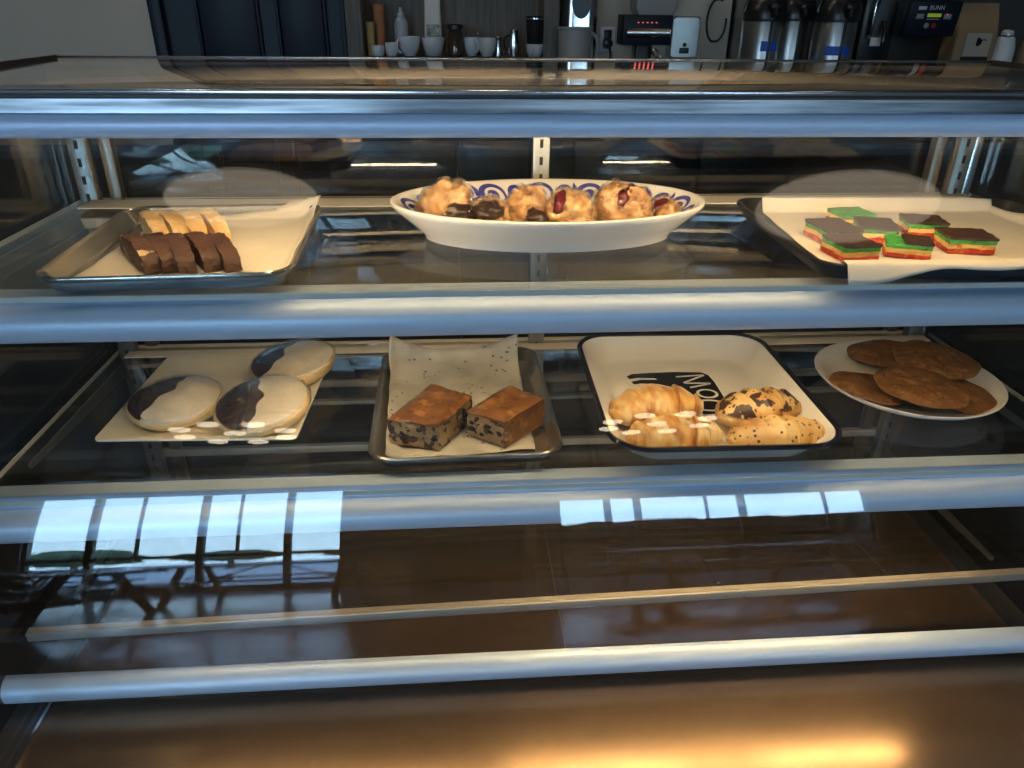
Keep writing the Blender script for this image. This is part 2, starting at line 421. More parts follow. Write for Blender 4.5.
M['red_paint'] = pbr('red_paint', (0.5, 0.04, 0.03), rough=0.5)
M['silver'] = pbr('stainless', (0.7, 0.7, 0.7), rough=0.18, metal=1)
M['silver_brushed'] = pbr('brushed_stainless', (0.42, 0.42, 0.41), rough=0.32, metal=1, bump=0.03, bscale=80, stretch=(1, 1, 8))
M['black_plastic'] = pbr('black_plastic', (0.012, 0.012, 0.014), rough=0.3)
M['mug'] = pbr('stoneware_white', (0.55, 0.56, 0.58), rough=0.3)
M['paper_yellow'] = pbr('yellow_paper', (0.4, 0.29, 0.11), rough=0.7, bump=0.1, bscale=40)
M['paper_orange'] = pbr('orange_paper', (0.45, 0.17, 0.07), rough=0.7)
M['paper_pink'] = pbr('pinkish_paper', (0.38, 0.2, 0.16), rough=0.7)
M['bottle_grey'] = pbr('frosted_plastic', (0.3, 0.33, 0.38), rough=0.4)
M['bag_white'] = pbr('white_paper_bag', (0.5, 0.5, 0.5), rough=0.6, bump=0.15, bscale=20)
M['bag_photo'] = pbr('photo_print', (0.05, 0.08, 0.05), rough=0.5, col2=(0.4, 0.4, 0.36), scale=60)
M['coffee_glass'] = pbr('brown_glass', (0.05, 0.03, 0.018), rough=0.08)
M['grey_tub'] = pbr('grey_plastic', (0.3, 0.29, 0.28), rough=0.45)
M['blue_tape'] = pbr('blue_tape', (0.015, 0.09, 0.5), rough=0.5)
M['kraft'] = pbr('kraft_paper', (0.3, 0.19, 0.1), rough=0.75, bump=0.12, bscale=25, var=0.15, scale=12)
M['label_tan'] = pbr('label_paper', (0.4, 0.34, 0.26), rough=0.7)
M['white_plastic'] = pbr('white_plastic', (0.62, 0.62, 0.62), rough=0.4)
M['panel_text'] = pbr('panel_print', (0.6, 0.6, 0.62), rough=0.5)
M['lcd'] = emit('green_lcd', (0.35, 0.55, 0.05), 0.35)
M['led_red'] = emit('red_led', (1.0, 0.15, 0.12), 0.7)
M['led_red_dim'] = pbr('red_button', (0.35, 0.02, 0.02), rough=0.4)
M['globe'] = emit('lit_globe', (1.0, 0.84, 0.64), 7.0)
M['disc_lamp'] = emit('lit_shade', (1.0, 0.82, 0.6), 1.7)
M['brown_paint'] = pbr('cabinet_base', (0.05, 0.045, 0.04), rough=0.5)
M['dark_bag'] = pbr('tan_bag', (0.22, 0.15, 0.1), rough=0.7)

H = 1.32
CX = 0.135                 # middle of the display case
XL, XR = -0.572, 0.842       # its glass ends
S1, S2, S3, DK = 1.055, 0.808, 0.590, 0.465   # shelf tops and deck
YF, YB = 0.735, 1.165      # shelf front and back

def gridbox_pre(n, fn):
    b = MB()
    bmesh.ops.create_cube(b.bm, size=1.0)
    bmesh.ops.subdivide_edges(b.bm, edges=b.bm.edges[:], cuts=n, use_grid_fill=True)
    return b.deform(fn)

# ------------------------------------------------------------------ the room
def slab(name, x0, x1, y0, y1, z0, z1, mat):
    return struct(name, MB().box(x0, x1, y0, y1, z0, z1), mat)

XW0, XW1, YW, ZC = -5.2, 5.6, -6.5, 2.95
slab('floor', XW0 - .2, XW1 + .2, YW - .2, 3.6, -0.1, 0.0, M['floor'])
slab('ceiling', XW0 - .2, XW1 + .2, YW - .2, 3.6, ZC, ZC + 0.1, M['ceil'])
slab('wall_left', XW0 - .2, XW0, YW - .2, 3.6, 0, ZC, M['wall_cafe'])
slab('wall_right', XW1, XW1 + .2, YW - .2, 3.6, 0, ZC, M['wall_cafe'])
slab('wall_back', XW0, XW1, 3.40, 3.6, 0, ZC, M['wall_grey'])
# painted partition beside and above the navy door
b = MB()
b.box(XW0, -1.025, 3.0, 3.4, 0, ZC); b.box(-1.025, -0.40, 3.0, 3.4, 2.15, ZC)
struct('wall_partition', b, M['wall_grey'])
# door with raised panels
b = MB()
b.box(-1.025, -0.40, 3.02, 3.06, 0.005, 2.145)
d1 = struct('door_1', b, M['navy'])
b = MB()
for x0, x1 in ((-0.90, -0.70), (-0.62, -0.465)):
    for z0, z1 in ((0.2, 0.85), (1.0, 1.62), (1.72, 2.05)):
        b.box(x0, x1, 3.008, 3.03, z0, z1, bev=0.010)
        for q in ((x0 - .012, x0), (x1, x1 + .012)):
            b.box(q[0], q[1], 3.004, 3.03, z0 - .012, z1 + .012, bev=0.004)
b.build('door_panel', M['navy'], d1)
b = MB().box(-1.065, -1.02, 2.985, 3.06, 0, 2.19, bev=.006); b.box(-0.40, -0.385, 2.985, 3.06, 0, 2.19, bev=.004); b.box(-1.065, -0.385, 2.985, 3.06, 2.145, 2.19, bev=.006)
b.build('door_frame', M['navy'], d1)
# wall behind the equipment right of the shelf unit
slab('wall_equipment', 0.40, 1.10, 3.22, 3.40, 0, ZC, M['wall_grey'])

# front wall with its windows
WZ0, WZ1, WZR = 0.12, 2.62, 2.14
b = MB()
b.box(XW0, XW1, YW - .2, YW, WZ1, ZC); b.box(XW0, XW1, YW - .2, YW, 0, WZ0)
b.box(XW0, -4.36, YW - .2, YW, WZ0, WZ1); b.box(-1.24, 0.96, YW - .2, YW, WZ0, WZ1); b.box(4.34, XW1, YW - .2, YW, WZ0, WZ1)  # middle section added as stand-in for a viewer blocking the window reflection
b.box(.96, 4.34, YW - .2, YW, WZR, WZ1)
struct('wall_front', b, M['wall_cafe'])
wins = [(-4.36, -3.74), (-3.74, -2.66), (-2.66, -1.80), (-1.80, -1.24), (0.96, 1.50), (1.50, 1.82), (1.82, 2.95), (2.95, 4.34)]
for i, (x0, x1) in enumerate(wins):
    b = MB(); wt = WZ1 if x0 < 0 else WZR
    for q in (x0, x1 - .035): b.box(q, q + .035, YW - .13, YW - .05, WZ0, wt)
    for z in (WZ0, 0.92, wt - .05): b.box(x0 + .035, x1 - .035, YW - .13, YW - .05, z, z + (.05 if z != .92 else .09))
    if x1 - x0 > .8:
        xm = x0 + (x1 - x0) * (.66 if x0 > 0 else .42); b.box(xm - .015, xm + .015, YW - .11, YW - .07, 1.01, wt - .05)
    w = struct('window_%d' % (i + 1), b, M['window_frame'])
    MB().box(x0 + .035, x1 - .035, YW - .095, YW - .085, WZ0 + .05, wt - .05).build('pane', M['glass_window'], w)
b = MB(); b.box(-4.5, 4.5, YW - .06, YW + .02, 2.62, 2.66); struct('trim_1', b, M['window_frame'])
# a timber beam and diagonal braces in the dining room
b = MB(); b.box(XW0, XW1, -5.6, -5.4, 2.72, 2.95); struct('trim_2', b, M['wood_dark'])

# outside
slab('ground', -40, 40, -60, YW - .2, -0.15, -0.05, M['asphalt'])
def bush(x, y, r, h, seed):
    def f(u, v):
        a = 2 * PI * u; t = PI * v
        p = Vector((math.cos(a) * math.sin(t), math.sin(a) * math.sin(t), -math.cos(t)))
        k = 1 + .35 * noise.fractal(p * 2.2 + Vector((seed, 0, 0)), .7, 2, 4)
        return Vector((p.x * r * k, p.y * r * .7 * k, h * .5 + p.z * h * .5 * k))
    return MB().blob(f, 36, 20)
tree_labels = ['broad green tree standing outside the wide left windows', 'low green bush outside the left window, beside the broad tree',
               'tall green tree outside the far left window', 'round green tree outside the right windows', 'wide green tree outside the far right window',
               'small green tree outside the right windows, between the round and the wide one']
for i, (x, y, r, h) in enumerate([(-7.6, -24, 1.6, .9), (-3.4, -24, 1.2, .6), (-13, -25, 2.0, 1.4), (2.6, -26, 1.8, 1.0), (13, -28, 2.4, 1.3), (8.0, -27, 1.5, 0.9)]):
    t = thing('tree', tree_labels[i], 'tree', (x, y, -.05), 0, 'trees outside the windows')
    bush(x, y, r, h, i * 3.1).deform(lambda c: c + Vector((0, 0, .7))).build('crown', M['grassy'], t)
    MB().lathe([(.16, 0), (.12, .5), (.1, 1.4)], 10).build('trunk', M['wood_dark'], t)
def hf(p):
    q = Vector((4.2 + p.x * 7.6, -8.6 + p.y * .8, -.05 + (p.z + .5) * 1.62))
    n = .16 * noise.fractal(q * 2.4, .8, 2, 4)
    return q + Vector((n, n, n if p.z > 0 else 0))
o = gridbox_pre(24, hf).build('hedge', M['hedge'], None, smooth=70)
tag(o, 'dark clipped hedge growing outside the right windows', 'hedge', kind='stuff')

# picnic tables in the dining room
def picnic_table(label, loc, rotz):
    t = thing('picnic_table', label, 'table', loc, rotz, 'picnic tables in the dining room')
    b = MB()
    for k in range(5): b.box(-.9, .9, -.36 + k * .145, -.36 + k * .145 + .135, .71, .75, bev=.004)
    b.build('tabletop', M['wood_dark'], t)
    for s in (-1, 1):
        b = MB()
        for k in range(2): b.box(-.9, .9, s * .68 - .135 + k * .14, s * .68 - .005 + k * .14, .42, .46, bev=.004)
        b.build('bench', M['wood_dark'], t)
    for sx in (-.62, .62):
        for s in (-1, 1):
            MB().loft([[(sx - .02, s * .72 - .05, 0), (sx + .02, s * .72 - .05, 0), (sx + .02, s * .72 + .05, 0), (sx - .02, s * .72 + .05, 0)],
                       [(sx - .02, s * .28 - .05, .71), (sx + .02, s * .28 - .05, .71), (sx + .02, s * .28 + .05, .71), (sx - .02, s * .28 + .05, .71)]]).build('leg', M['wood_dark'], t)
        MB().box(sx + .02, sx + .06, -.80, .80, .33, .42).build('crossbar', M['wood_dark'], t)
        sg = 1 if sx > 0 else -1
        MB().loft([[(sx - sg * .02, -.04, .38), (sx - sg * .05, -.04, .36), (sx - sg * .05, .04, .36), (sx - sg * .02, .04, .38)],
                   [(sg * .1, -.04, .71), (sg * .06, -.04, .71), (sg * .06, .04, .71), (sg * .1, .04, .71)]]).build('brace', M['wood_dark'], t)
    return t
pt = picnic_table('dark wooden picnic table nearest the left windows, reflected beside the bench legs at far left', (-2.75, -3.3, 0), .06)
for loc, r, lab in [((-1.6, -5.2, 0), .0, 'dark wooden picnic table second from the left windows, behind the nearest left one'),
                    ((-4.0, -5.55, 0), .05, 'dark wooden picnic table tight against the left windows'),
                    ((1.9, -4.1, 0), -.05, 'dark wooden picnic table before the right windows, the nearer of two'),
                    ((4.05, -5.6, 0), .02, 'dark wooden picnic table tight against the right windows')]:
    copy_tree(pt, loc, r, lab)

# pendant lamps
def chandelier(label, loc):
    t = thing('wheel_chandelier', label, 'lamp', loc, 0, 'wheel chandeliers over the dining room')
    n = 8; R = .26
    ring = [(R * math.cos(2 * PI * k / 48), R * math.sin(2 * PI * k / 48), .10) for k in range(48)]
    b = MB(); b.loft([[(c[0] * s, c[1] * s, c[2] + dz) for c in ring] for s, dz in ((1.03, -.012), (1.03, .012), (.97, .012), (.97, -.012))], wrap=True)
    b.build('rim', M['black_plastic'], t)
    b = MB()
    for k in range(4):
        a = PI * k / 4; b.tube([(-R * math.cos(a), -R * math.sin(a), .1), (R * math.cos(a), R * math.sin(a), .1)], .007)
    b.build('spokes', M['black_plastic'], t)
    b = MB(); b.tube([(0, 0, .06), (0, 0, 2.95 - loc[2])], .008); b.build('rod', M['black_plastic'], t)
    for k in range(n + 1):
        rr_ = R if k < n else 0
        x, y = rr_ * math.cos(2 * PI * k / n + .2), rr_ * math.sin(2 * PI * k / n + .2)
        MB().lathe([(.001, .070), (.044, .071), (.050, .076), (.050, .094), (.02, .10), (.001, .10)], 24, cx=x, cy=y).build('lamp_disc', M['globe'], t)
    return t
ch = chandelier('wheel chandelier of lit discs reflected over the black and white cookies', (-1.12, -2.2, 2.2))
copy_tree(ch, (1.0, -2.25, 2.2), .25, 'wheel chandelier of lit discs reflected over the croissants')
def disc_lamp(label, x, y, r):
    t = thing('disc_lamp', label, 'lamp', (x, y, 2.88), 0, 'round ceiling lamps over the display case')
    MB().lathe([(r * .98, 0), (r, .012), (r, .05), (r * .97, .06)], 48).build('shade', M['disc_lamp'], t)
    MB().lathe([(.06, .06), (.06, .07)], 20).build('ceiling_mount', M['black_plastic'], t)
disc_lamp('round warm ceiling lamp reflected above the biscotti tray', -.70, .20, .24)
disc_lamp('round warm ceiling lamp reflected above the rainbow cookie tray', 1.36, .08, .32)

def fill_light(label, x, y, power):  # unseen lamps added to brighten the back wall and counter
    t = thing('added_fill_light', label, 'lamp', (x, y, 2.93), 0, 'added fill lights over the back counter')
    MB().lathe([(.11, .02), (.12, 0), (.10, -.004), (.095, .0), (.09, .012)], 32, cap0=False, cap1=False).build('trim_ring', M['black_plastic'], t)
    MB().lathe([(.001, .004), (.092, .004), (.092, .010), (.001, .010)], 32).build('lamp_disc', emit('fill_light_glow', (1.0, .84, .62), power), t)
fill_light('added round fill light above the navy door', -1.1, 2.2, 60.0)
fill_light('added round fill light above the shelf unit of cups', .1, 2.3, 34.0)
fill_light('added round fill light above the airpots', 1.5, 2.2, 24.0)

# ------------------------------------------------------------------ the display case
case = thing('display_case', 'long curved glass bakery display case with aluminium rails and bronze deck', 'display case', (CX, 0.85, 0))
CL = Vector((CX, 0.85, 0))
def part(name, mb, mat, parent=None, root=case, smooth=40):
    mb.deform(lambda c: c - root.location)
    return mb.build(name, mat, parent or root, smooth=smooth)

part('base_cabinet', MB().box(XL - .045, XR + .045, .53, 1.2, 0.06, DK - .041, bev=.004), M['brown_paint'])
part('plinth', MB().box(XL + .04, XR - .04, .6, 1.15, 0.0, .06), M['black_plastic'])
def deck_z(y):
    return DK - .175 * max(0, .75 - y) ** 2
ys = [.50 + .71 * k / 60 for k in range(61)]
part('deck', MB().prism([(y, deck_z(y)) for y in ys] + [(1.21, DK - .03), (.50, DK - .04)], 'x', XL, XR), M['deck'])
for x in (.276, .552):
    yy = [.51 + .012 * k for k in range(17)]
    part('deck_crease', MB().loft([[(x - .0012, y, deck_z(y) - .001), (x, y, deck_z(y) + .0006 * (1 - k / 16)), (x + .0012, y, deck_z(y) - .001)] for k, y in enumerate(yy)]), M['deck'])
for x0, x1 in ((XL - .045, XL), (XR, XR + .045)):
    part('end_frame', MB().box(x0, x1, .50, 1.21, DK - .04, DK - .002, bev=.003), M['brown_paint'])
b = MB(); b.box(CX + .0095, CX + .0105, .745, 1.16, DK, DK + .0006)
part('deck_seam', b, M['alu_shiny'])
for x in (XL + .001, XR - .005):
    part('deck_edge_strip', MB().box(x, x + .004, .51, 1.17, DK - .012, DK + .004), M['alu_shiny'])

# curved front sheet and side panels
prof = []
Y, D, th = .752, .111, math.radians(48)
prof.append((Y, H - D, th))
while H - D > DK + .004:
    Y -= math.sin(th) * .01; D += math.cos(th) * .01; th = max(th - .01 / .8, 0)
    prof.append((Y, H - D, th))
def sheet_ring(x):
    o = [(x, y, z) for y, z, t in prof]
    i = [(x, y + .005 * math.cos(t), z - .005 * math.sin(t)) for y, z, t in prof]
    return o + i[::-1]
part('front_glass', MB().loft([sheet_ring(XL - .045), sheet_ring(XR + .045)]), M['glass_front'], smooth=50)
for x in (XL - .008, XR + .002):
    poly = [(y + .0065, z) for y, z, t in prof] + [(1.2, prof[-1][1]), (1.2, 1.245), (.76, 1.245)]
    part('side_glass', MB().prism(poly, 'x', x, x + .006), M['glass'])

# top
part('top_glass', MB().box(XL, XR, .748, 1.210, 1.2435, 1.2495, bev=.001), M['glass_shelf'])
part('top_trim', MB().box(XL - .045, XR + .045, .7375, .749, 1.2452, 1.2500, bev=.0015), M['alu_shiny'])
part('top_gasket', MB().box(XL - .045, XR + .045, .7385, .752, 1.2425, 1.2452), M['gasket'])
poly = [(.745, 1.2430), (.7372, 1.2430), (.7360, 1.2420), (.7343, 1.2300), (.7375, 1.2290), (.745, 1.2290)]
part('top_lip', MB().prism(poly, 'x', XL - .045, XR + .045), M['alu_worn'], smooth=12)
def rail_poly(zc, r, yc, back):
    p = [(yc - r * math.sin(PI * k / 18), zc + r * math.cos(PI * k / 18)) for k in range(19)]
    return p + [(yc + back, zc - r), (yc + back, zc + r)]
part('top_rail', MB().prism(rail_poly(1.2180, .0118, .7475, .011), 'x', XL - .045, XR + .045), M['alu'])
ZR = (1.0205, .763, .496)
for i, z in enumerate(ZR):
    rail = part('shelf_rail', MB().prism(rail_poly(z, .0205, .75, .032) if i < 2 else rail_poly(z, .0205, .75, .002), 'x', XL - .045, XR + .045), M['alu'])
    if i < 2:
        part('strip_shield', MB().box(XL + .001, XR - .001, .772, .782, z - .0265, z - .0205), M['alu'], rail)  # added shield, keeps the strip's light from showing towards the rear doors
        top = (S1 - .006, S2 - .006)[i]
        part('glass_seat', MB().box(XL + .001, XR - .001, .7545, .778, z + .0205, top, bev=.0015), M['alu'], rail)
for z, y, x0, x1 in ((1.2278, .760, -.36, .66), (ZR[0] - .0205, .760, -.45, .80), (ZR[1] - .0205, .752, .06, .72), (ZR[1] - .0205, .752, -.46, .055)):
    b = MB().box(x0, x1, y, y + .011, z - (.022 if z > 1.1 else .004), z)
    part('light_strip', b, M['led_top'] if z > 1.1 else (M['led_dim'] if x1 < .1 else (M['led_low'] if z < .8 else M['led'])))

# short lit lamp pieces on the back of the upper shelf rail
for x0, x1 in ((-.235, -.03), (.315, .465)):
    part('lamp_segment', MB().box(x0, x1, 0.7822, .7865, 1.0215, 1.0238), M['led_seg'])

# glass shelves
for z, t in ((S1, .006), (S2, .006)):
    sh = part('glass_shelf', MB().box(XL + .008, XR - .008, YF, YB, z - t, z, bev=.0008), M['glass_shelf'])
    b = MB(); b.box(XL + .008, XR - .008, YF - .0008, YF, z - t, z)
    for x in (XL + .008, XR - .009): b.box(x, x + .001, YF, YB, z - t, z)
    part('polished_edge', b, M['glass_edge'], sh)
sh = thing('loose', '', '')
bpy.data.objects.remove(sh)
b = MB().box(-.70, .70, 0, .38, -.008, 0, bev=.0008)
Rz = Matrix.Rotation(math.radians(1.35), 4, 'Z')
off = Vector((CX - .005, .768, S3))
b.deform(lambda c: Rz @ c + off)
sh = part('glass_shelf', b, M['glass_shelf'])
b = MB().box(-.70, .70, -.004, 0.0, -.011, .002, bev=.001); b.box(-.70, .70, 0, .008, .0004, .0022); b.box(-.70, .70, 0, .010, -.0112, -.009)
b.deform(lambda c: Rz @ c + off)
part('edge_channel', b, M['channel'], sh)

# rear frame
part('top_rear_trim', MB().box(XL, XR, 1.2102, 1.2135, 1.2470, 1.2502, bev=.0006), M['alu_shiny'])
for x in (XL - .004, XR):
    part('top_side_trim', MB().box(x, x + .004, .75, 1.2135, 1.2425, 1.2510, bev=.0008), M['gasket'])
part('rear_top_rail', MB().box(XL, XR, 1.168, 1.21, 1.205, 1.2425, bev=.002), M['alu_rear'])
for z0, z1 in ((1.034, 1.053), (.790, .808), (.724, .735), (.689, .697), (.592, .606)):
    part('rear_bar', MB().box(XL + .03, XR - .03, 1.168, 1.180, z0, z1, bev=.002), M['alu_rear'] if z0 > .78 else M['bar_tan'])
part('rear_sill', MB().box(XL, XR, 1.17, 1.21, DK, DK + .03, bev=.003), M['alu_rear'])
for x in (XL + .002, XR - .022):
    part('corner_post', MB().box(x, x + .02, 1.172, 1.21, DK, 1.21, bev=.003), M['alu_shiny'])
for x in (-.547, .128, .798):
    u = part('slotted_standard', MB().box(x - .013, x + .013, 1.150, 1.168, DK + .001, 1.21, bev=.002), M['steel_slot'])
    b = MB()
    z = DK + .03
    while z < 1.19:
        b.box(x - .0025, x + .0025, 1.1494, 1.1510, z, z + .012); z += .0254
    part('slot_row', b, M['dark'], u)
for x in (-.517, .770):
    part('door_stile', MB().box(x - .009, x + .009, 1.172, 1.19, DK + .03, 1.21, bev=.002), M['stile'])
for x0, x1, y in ((XL + .03, CX + .03, 1.190), (CX - .03, XR - .03, 1.199)):
    d = part('sliding_door', MB().box(x0, x1, y, y + .005, DK + .03, 1.21), M['glass_door'])
for z, y0 in ((S1, 1.098), (S2, 1.124)):
    part('rear_ledge', MB().box(XL + .03, XR - .03, y0, 1.1485, z + .0004, z + .0022, bev=.0006), M['ledge'])
# brackets carrying the shelves
for x in (-.547, .798):
    for z in (S1, S2, S3):
        part('shelf_bracket', MB().prism([(.83, z - .009), (1.15, z - .009), (1.15, z - .04), (1.11, z - .032), (.83, z - .016)], 'x', x - .0018, x + .0018), M['steel_slot'])
# catch on the rear top rail
l = part('latch', MB().box(.116, .158, 1.158, 1.168, 1.206, 1.2405, bev=.002), M['steel_slot'])
b = MB().box(.110, .164, 1.153, 1.1585, 1.234, 1.2415); b.box(.119, .126, 1.153, 1.1585, 1.208, 1.2345); b.box(.148, .155, 1.153, 1.1585, 1.208, 1.2345)
part('latch_plate', b, M['gasket'], l)

# ------------------------------------------------------------------ food helpers
def gridbox(n, fn):
    """subdivided unit cube (-.5...5) bent by fn"""
    b = MB()
    bmesh.ops.create_cube(b.bm, size=1.0)
    bmesh.ops.subdivide_edges(b.bm, edges=b.bm.edges[:], cuts=n, use_grid_fill=True)
    return b.deform(fn)

def sheet_tray(name, label, mat, w, d, h, loc, rotz, group=None, cr=.028):
    t = MB().loft([rr(w - .034, d - .034, cr * .7, 0), rr(w - .022, d - .022, cr * .8, .002), rr(w - .008, d - .008, cr, h - .004),
                   rr(w, d, cr + .003, h - .0035), rr(w + .002, d + .002, cr + .004, h - .001), rr(w, d, cr + .003, h + .0012), rr(w - .004, d - .004, cr, h - .0002),
                   rr(w - .0075, d - .0075, cr, h + .0012), rr(w - .013, d - .013, cr * .95, h - .001), rr(w - .028, d - .028, cr * .75, .0045), rr(w - .038, d - .038, cr * .6, .0022)])
    o = t.build(name, mat, None, loc, rotz, smooth=50)
    return tag(o, label, 'tray', group)

def parchment(label, mat, corners, zf, loc, rotz, n=46, seed=0, wav=.0012):
    """sheet of paper over a tray; corners FL FR BR BL in tray coordinates"""
    c = [Vector((q[0], q[1], 0)) for q in corners]
    def f(u, v):
        ee = .004 * noise.noise(Vector((u * 5, v * 5, seed)))
        p = c[0] * (1 - u) * (1 - v) + c[1] * u * (1 - v) + c[2] * u * v + c[3] * (1 - u) * v
        p.x += ee * (abs(u - .5) * 2) ** 3; p.y += ee * (abs(v - .5) * 2) ** 3
        p.z = zf(p.x, p.y, u, v) + wav * (noise.noise(Vector((u * 4, v * 4, seed + 4))) + .5)
        return p
    o = MB().sheet(f, n, n).build('parchment_paper', mat, None, loc, rotz, smooth=60)
    md = o.modifiers.new('thickness', 'SOLIDIFY'); md.thickness = .0004; md.offset = 1
    return tag(o, label, 'baking paper')

# ------------------------------------------------------------------ biscotti tray, upper left
TL = (-.306, .885, S1 + .0004); RL = math.radians(2.6)
sheet_tray('baking_tray', 'worn steel baking tray holding biscotti at the left of the top shelf', M['tray_grey'], .256, .30, .019, TL, RL)
def zl(x, y, u, v):
    e = max(abs(x) / .109, abs(y) / .131)
    z = .0045 + .014 * max(0, min(1, (e - .98) / .14))
    if x > .122 or y > .142: z += .003
    return z + .012 * max(0, u - .75) * max(0, v - .6) * 8
parchment('cream baking paper lying under the biscotti on the steel tray', M['parch'], [(-.108, -.134), (.118, -.134), (.126, .150), (-.088, .125)], zl, (TL[0], TL[1], S1), RL, seed=2)

def biscotti(name, label, mat, L, W, Hh, loc, rotz, group, seed):
    def f(p):
        x, y, z = p.x * W, p.y * L, (p.z + .5)
        e = abs(2 * p.y)
        arch = 1 - .42 * e ** 3.2
        zz = z * Hh * arch
        k = 1 - .12 * max(0, z - .7) * e
        q = Vector((x * (1 - .10 * e ** 4), y * k, zz))
        n = .0016 * nz3(q, 95, seed) + .0010 * nz3(q, 260, seed + 3)
        q.x += n; q.y += n * 1.2 + .0015 * math.sin(seed * 9); q.z += n * (1 if z > .1 else 0)
        return q
    o = gridbox(13, f).build(name, mat, None, loc, rotz, smooth=60)
    return tag(o, label, 'biscotti', group)
zb = S1 + .0072
ords = ['first from the left, its crumb bitten pale', 'second from the left', 'third from the left', 'fourth from the left', 'last at the right end of its row']
lean = math.radians(29)
for i in range(5):
    x = -.3555 + i * .0222; y = .831 + .003 * math.sin(i * 2.3)
    biscotti('chocolate_biscotti', 'dark chocolate biscotti slice in the front row, ' + ords[i], M['bisc_core'] if i == 0 else M['bisc_dark'], .108 + .004 * math.sin(i * 4), .0190, .0245 + .0015 * math.sin(i * 3),
             (x, y, zb), lean + .05 * math.sin(i * 1.9 + 1) - .02 * i + .04, 'chocolate biscotti on the steel tray', i * 2.1)
ordp = ['first from the left', 'second from the left', 'third from the left', 'last and widest at the right']
for i in range(4):
    x = -.377 + i * .0232; y = .938 + .002 * math.sin(i * 3)
    biscotti('almond_biscotti', 'pale almond biscotti slice behind the chocolate ones, ' + ordp[i], M['bisc_pale'], .102, .0196, .0245 + .0008 * i,
             (x, y, zb), lean + .03 * math.sin(i * 2.7), 'almond biscotti on the steel tray', 20 + i * 1.7)

# ------------------------------------------------------------------ oval platter of wrapped pastries
PX, PY = .116, .943
pl = thing('oval_platter', 'large white oval platter with blue scrolls inside its rim', 'platter', (PX, PY, S1 + .0003))
def oval(a, bb, z, n=96):
    return [(a * math.cos(2 * PI * k / n), bb * math.sin(2 * PI * k / n), z) for k in range(n)]
MB().loft([oval(.148, .072, .004), oval(.152, .075, 0), (oval(.158, .080, .0)), oval(.160, .082, .006), oval(.176, .098, .020), oval(.196, .116, .038), oval(.2005, .1205, .0435), oval(.2005, .1205, .0462),
           oval(.1975, .118, .0472), oval(.192, .1135, .0445), oval(.170, .096, .0270), oval(.150, .077, .0135), oval(.135, .063, .010)]).build('dish', M['porcelain'], pl, smooth=60)
# blue scrolls: ribbons laid on the inner wall
def wall_pt(s, t):
    A = [(.150, .077, .0135), (.170, .096, .0270), (.192, .1135, .0445)]
    t = max(0, min(1, t)) * 2; i = min(1, int(t)); f = t - i
    a, bb, z = [A[i][j] * (1 - f) + A[i + 1][j] * f for j in range(3)]
    return Vector((a * math.cos(s), bb * math.sin(s), z))
# equal arc steps round the rim
ss = [2 * PI * k / 720 for k in range(721)]; arc = [0]
for k in range(720): arc.append(arc[-1] + (wall_pt(ss[k + 1], .5) - wall_pt(ss[k], .5)).length)
def s_at(q):
    q = (q % 1) * arc[-1]; lo = 0
    import bisect
    k = max(1, bisect.bisect_left(arc, q)); f = (q - arc[k - 1]) / (arc[k] - arc[k - 1])
    return ss[k - 1] + f * (ss[k] - ss[k - 1])
pb = MB()
NC = 13
def ribbon(pts, wid, cell):
    prev = None
    L = len(pts)
    for k in range(L):
        a, c = pts[max(k - 1, 0)], pts[min(k + 1, L - 1)]
        dx, dy = c[0] - a[0], c[1] - a[1]; l = math.hypot(dx, dy) or 1
        nx, ny = -dy / l, dx / l; w = wid(k / (L - 1)) * .9
        row = []
        for sgn in (-1, 1):
            x, y = pts[k][0] + nx * w * sgn, pts[k][1] + ny * w * sgn
            s = s_at((cell + x / 1.75) / NC); p = wall_pt(s, .27 + .71 * y)
            nrm = Vector((-math.cos(s) * .55, -math.sin(s) * .55, .75))
            row.append(pb.bm.verts.new(p + nrm * .0007))
        if prev: pb.bm.faces.new((prev[0], prev[1], row[1], row[0]))
        prev = row
def spiral(cx, cy, r0, r1, a0, a1, n=34):
    return [(cx + (r0 + (r1 - r0) * (k / n) ** .8) * math.cos(a0 + (a1 - a0) * k / n), cy + (r0 + (r1 - r0) * (k / n) ** .8) * math.sin(a0 + (a1 - a0) * k / n)) for k in range(n + 1)]
for c in range(NC):
    big = [(-.12, .04), (-.02, .22)] + spiral(.50, .50, .50, .08, PI * 1.02, -PI * 1.9)
    ribbon(big, lambda q: .04 + .085 * math.sin(PI * min(1, q * 1.05)) ** 1.0, c)
    sm = [(.78, .10), (.9, .2)] + spiral(1.30, .62, .36, .06, PI * 1.15, PI * 3.7)
    ribbon(sm, lambda q: .035 + .06 * math.sin(PI * q), c)
    ribbon([(.95, .25), (1.0, .5), (.98, .75), (1.05, .97)], lambda q: .01 + .09 * math.sin(PI * q), c)
    ribbon([(1.5, .1), (1.62, .3), (1.6, .55)], lambda q: .01 + .06 * math.sin(PI * q), c)
    ribbon(spiral(.48, .5, .0, .10, 0, 5.5, 10), lambda q: .035, c)
pb.build('scroll_pattern', M['cobalt'], pl, smooth=60)

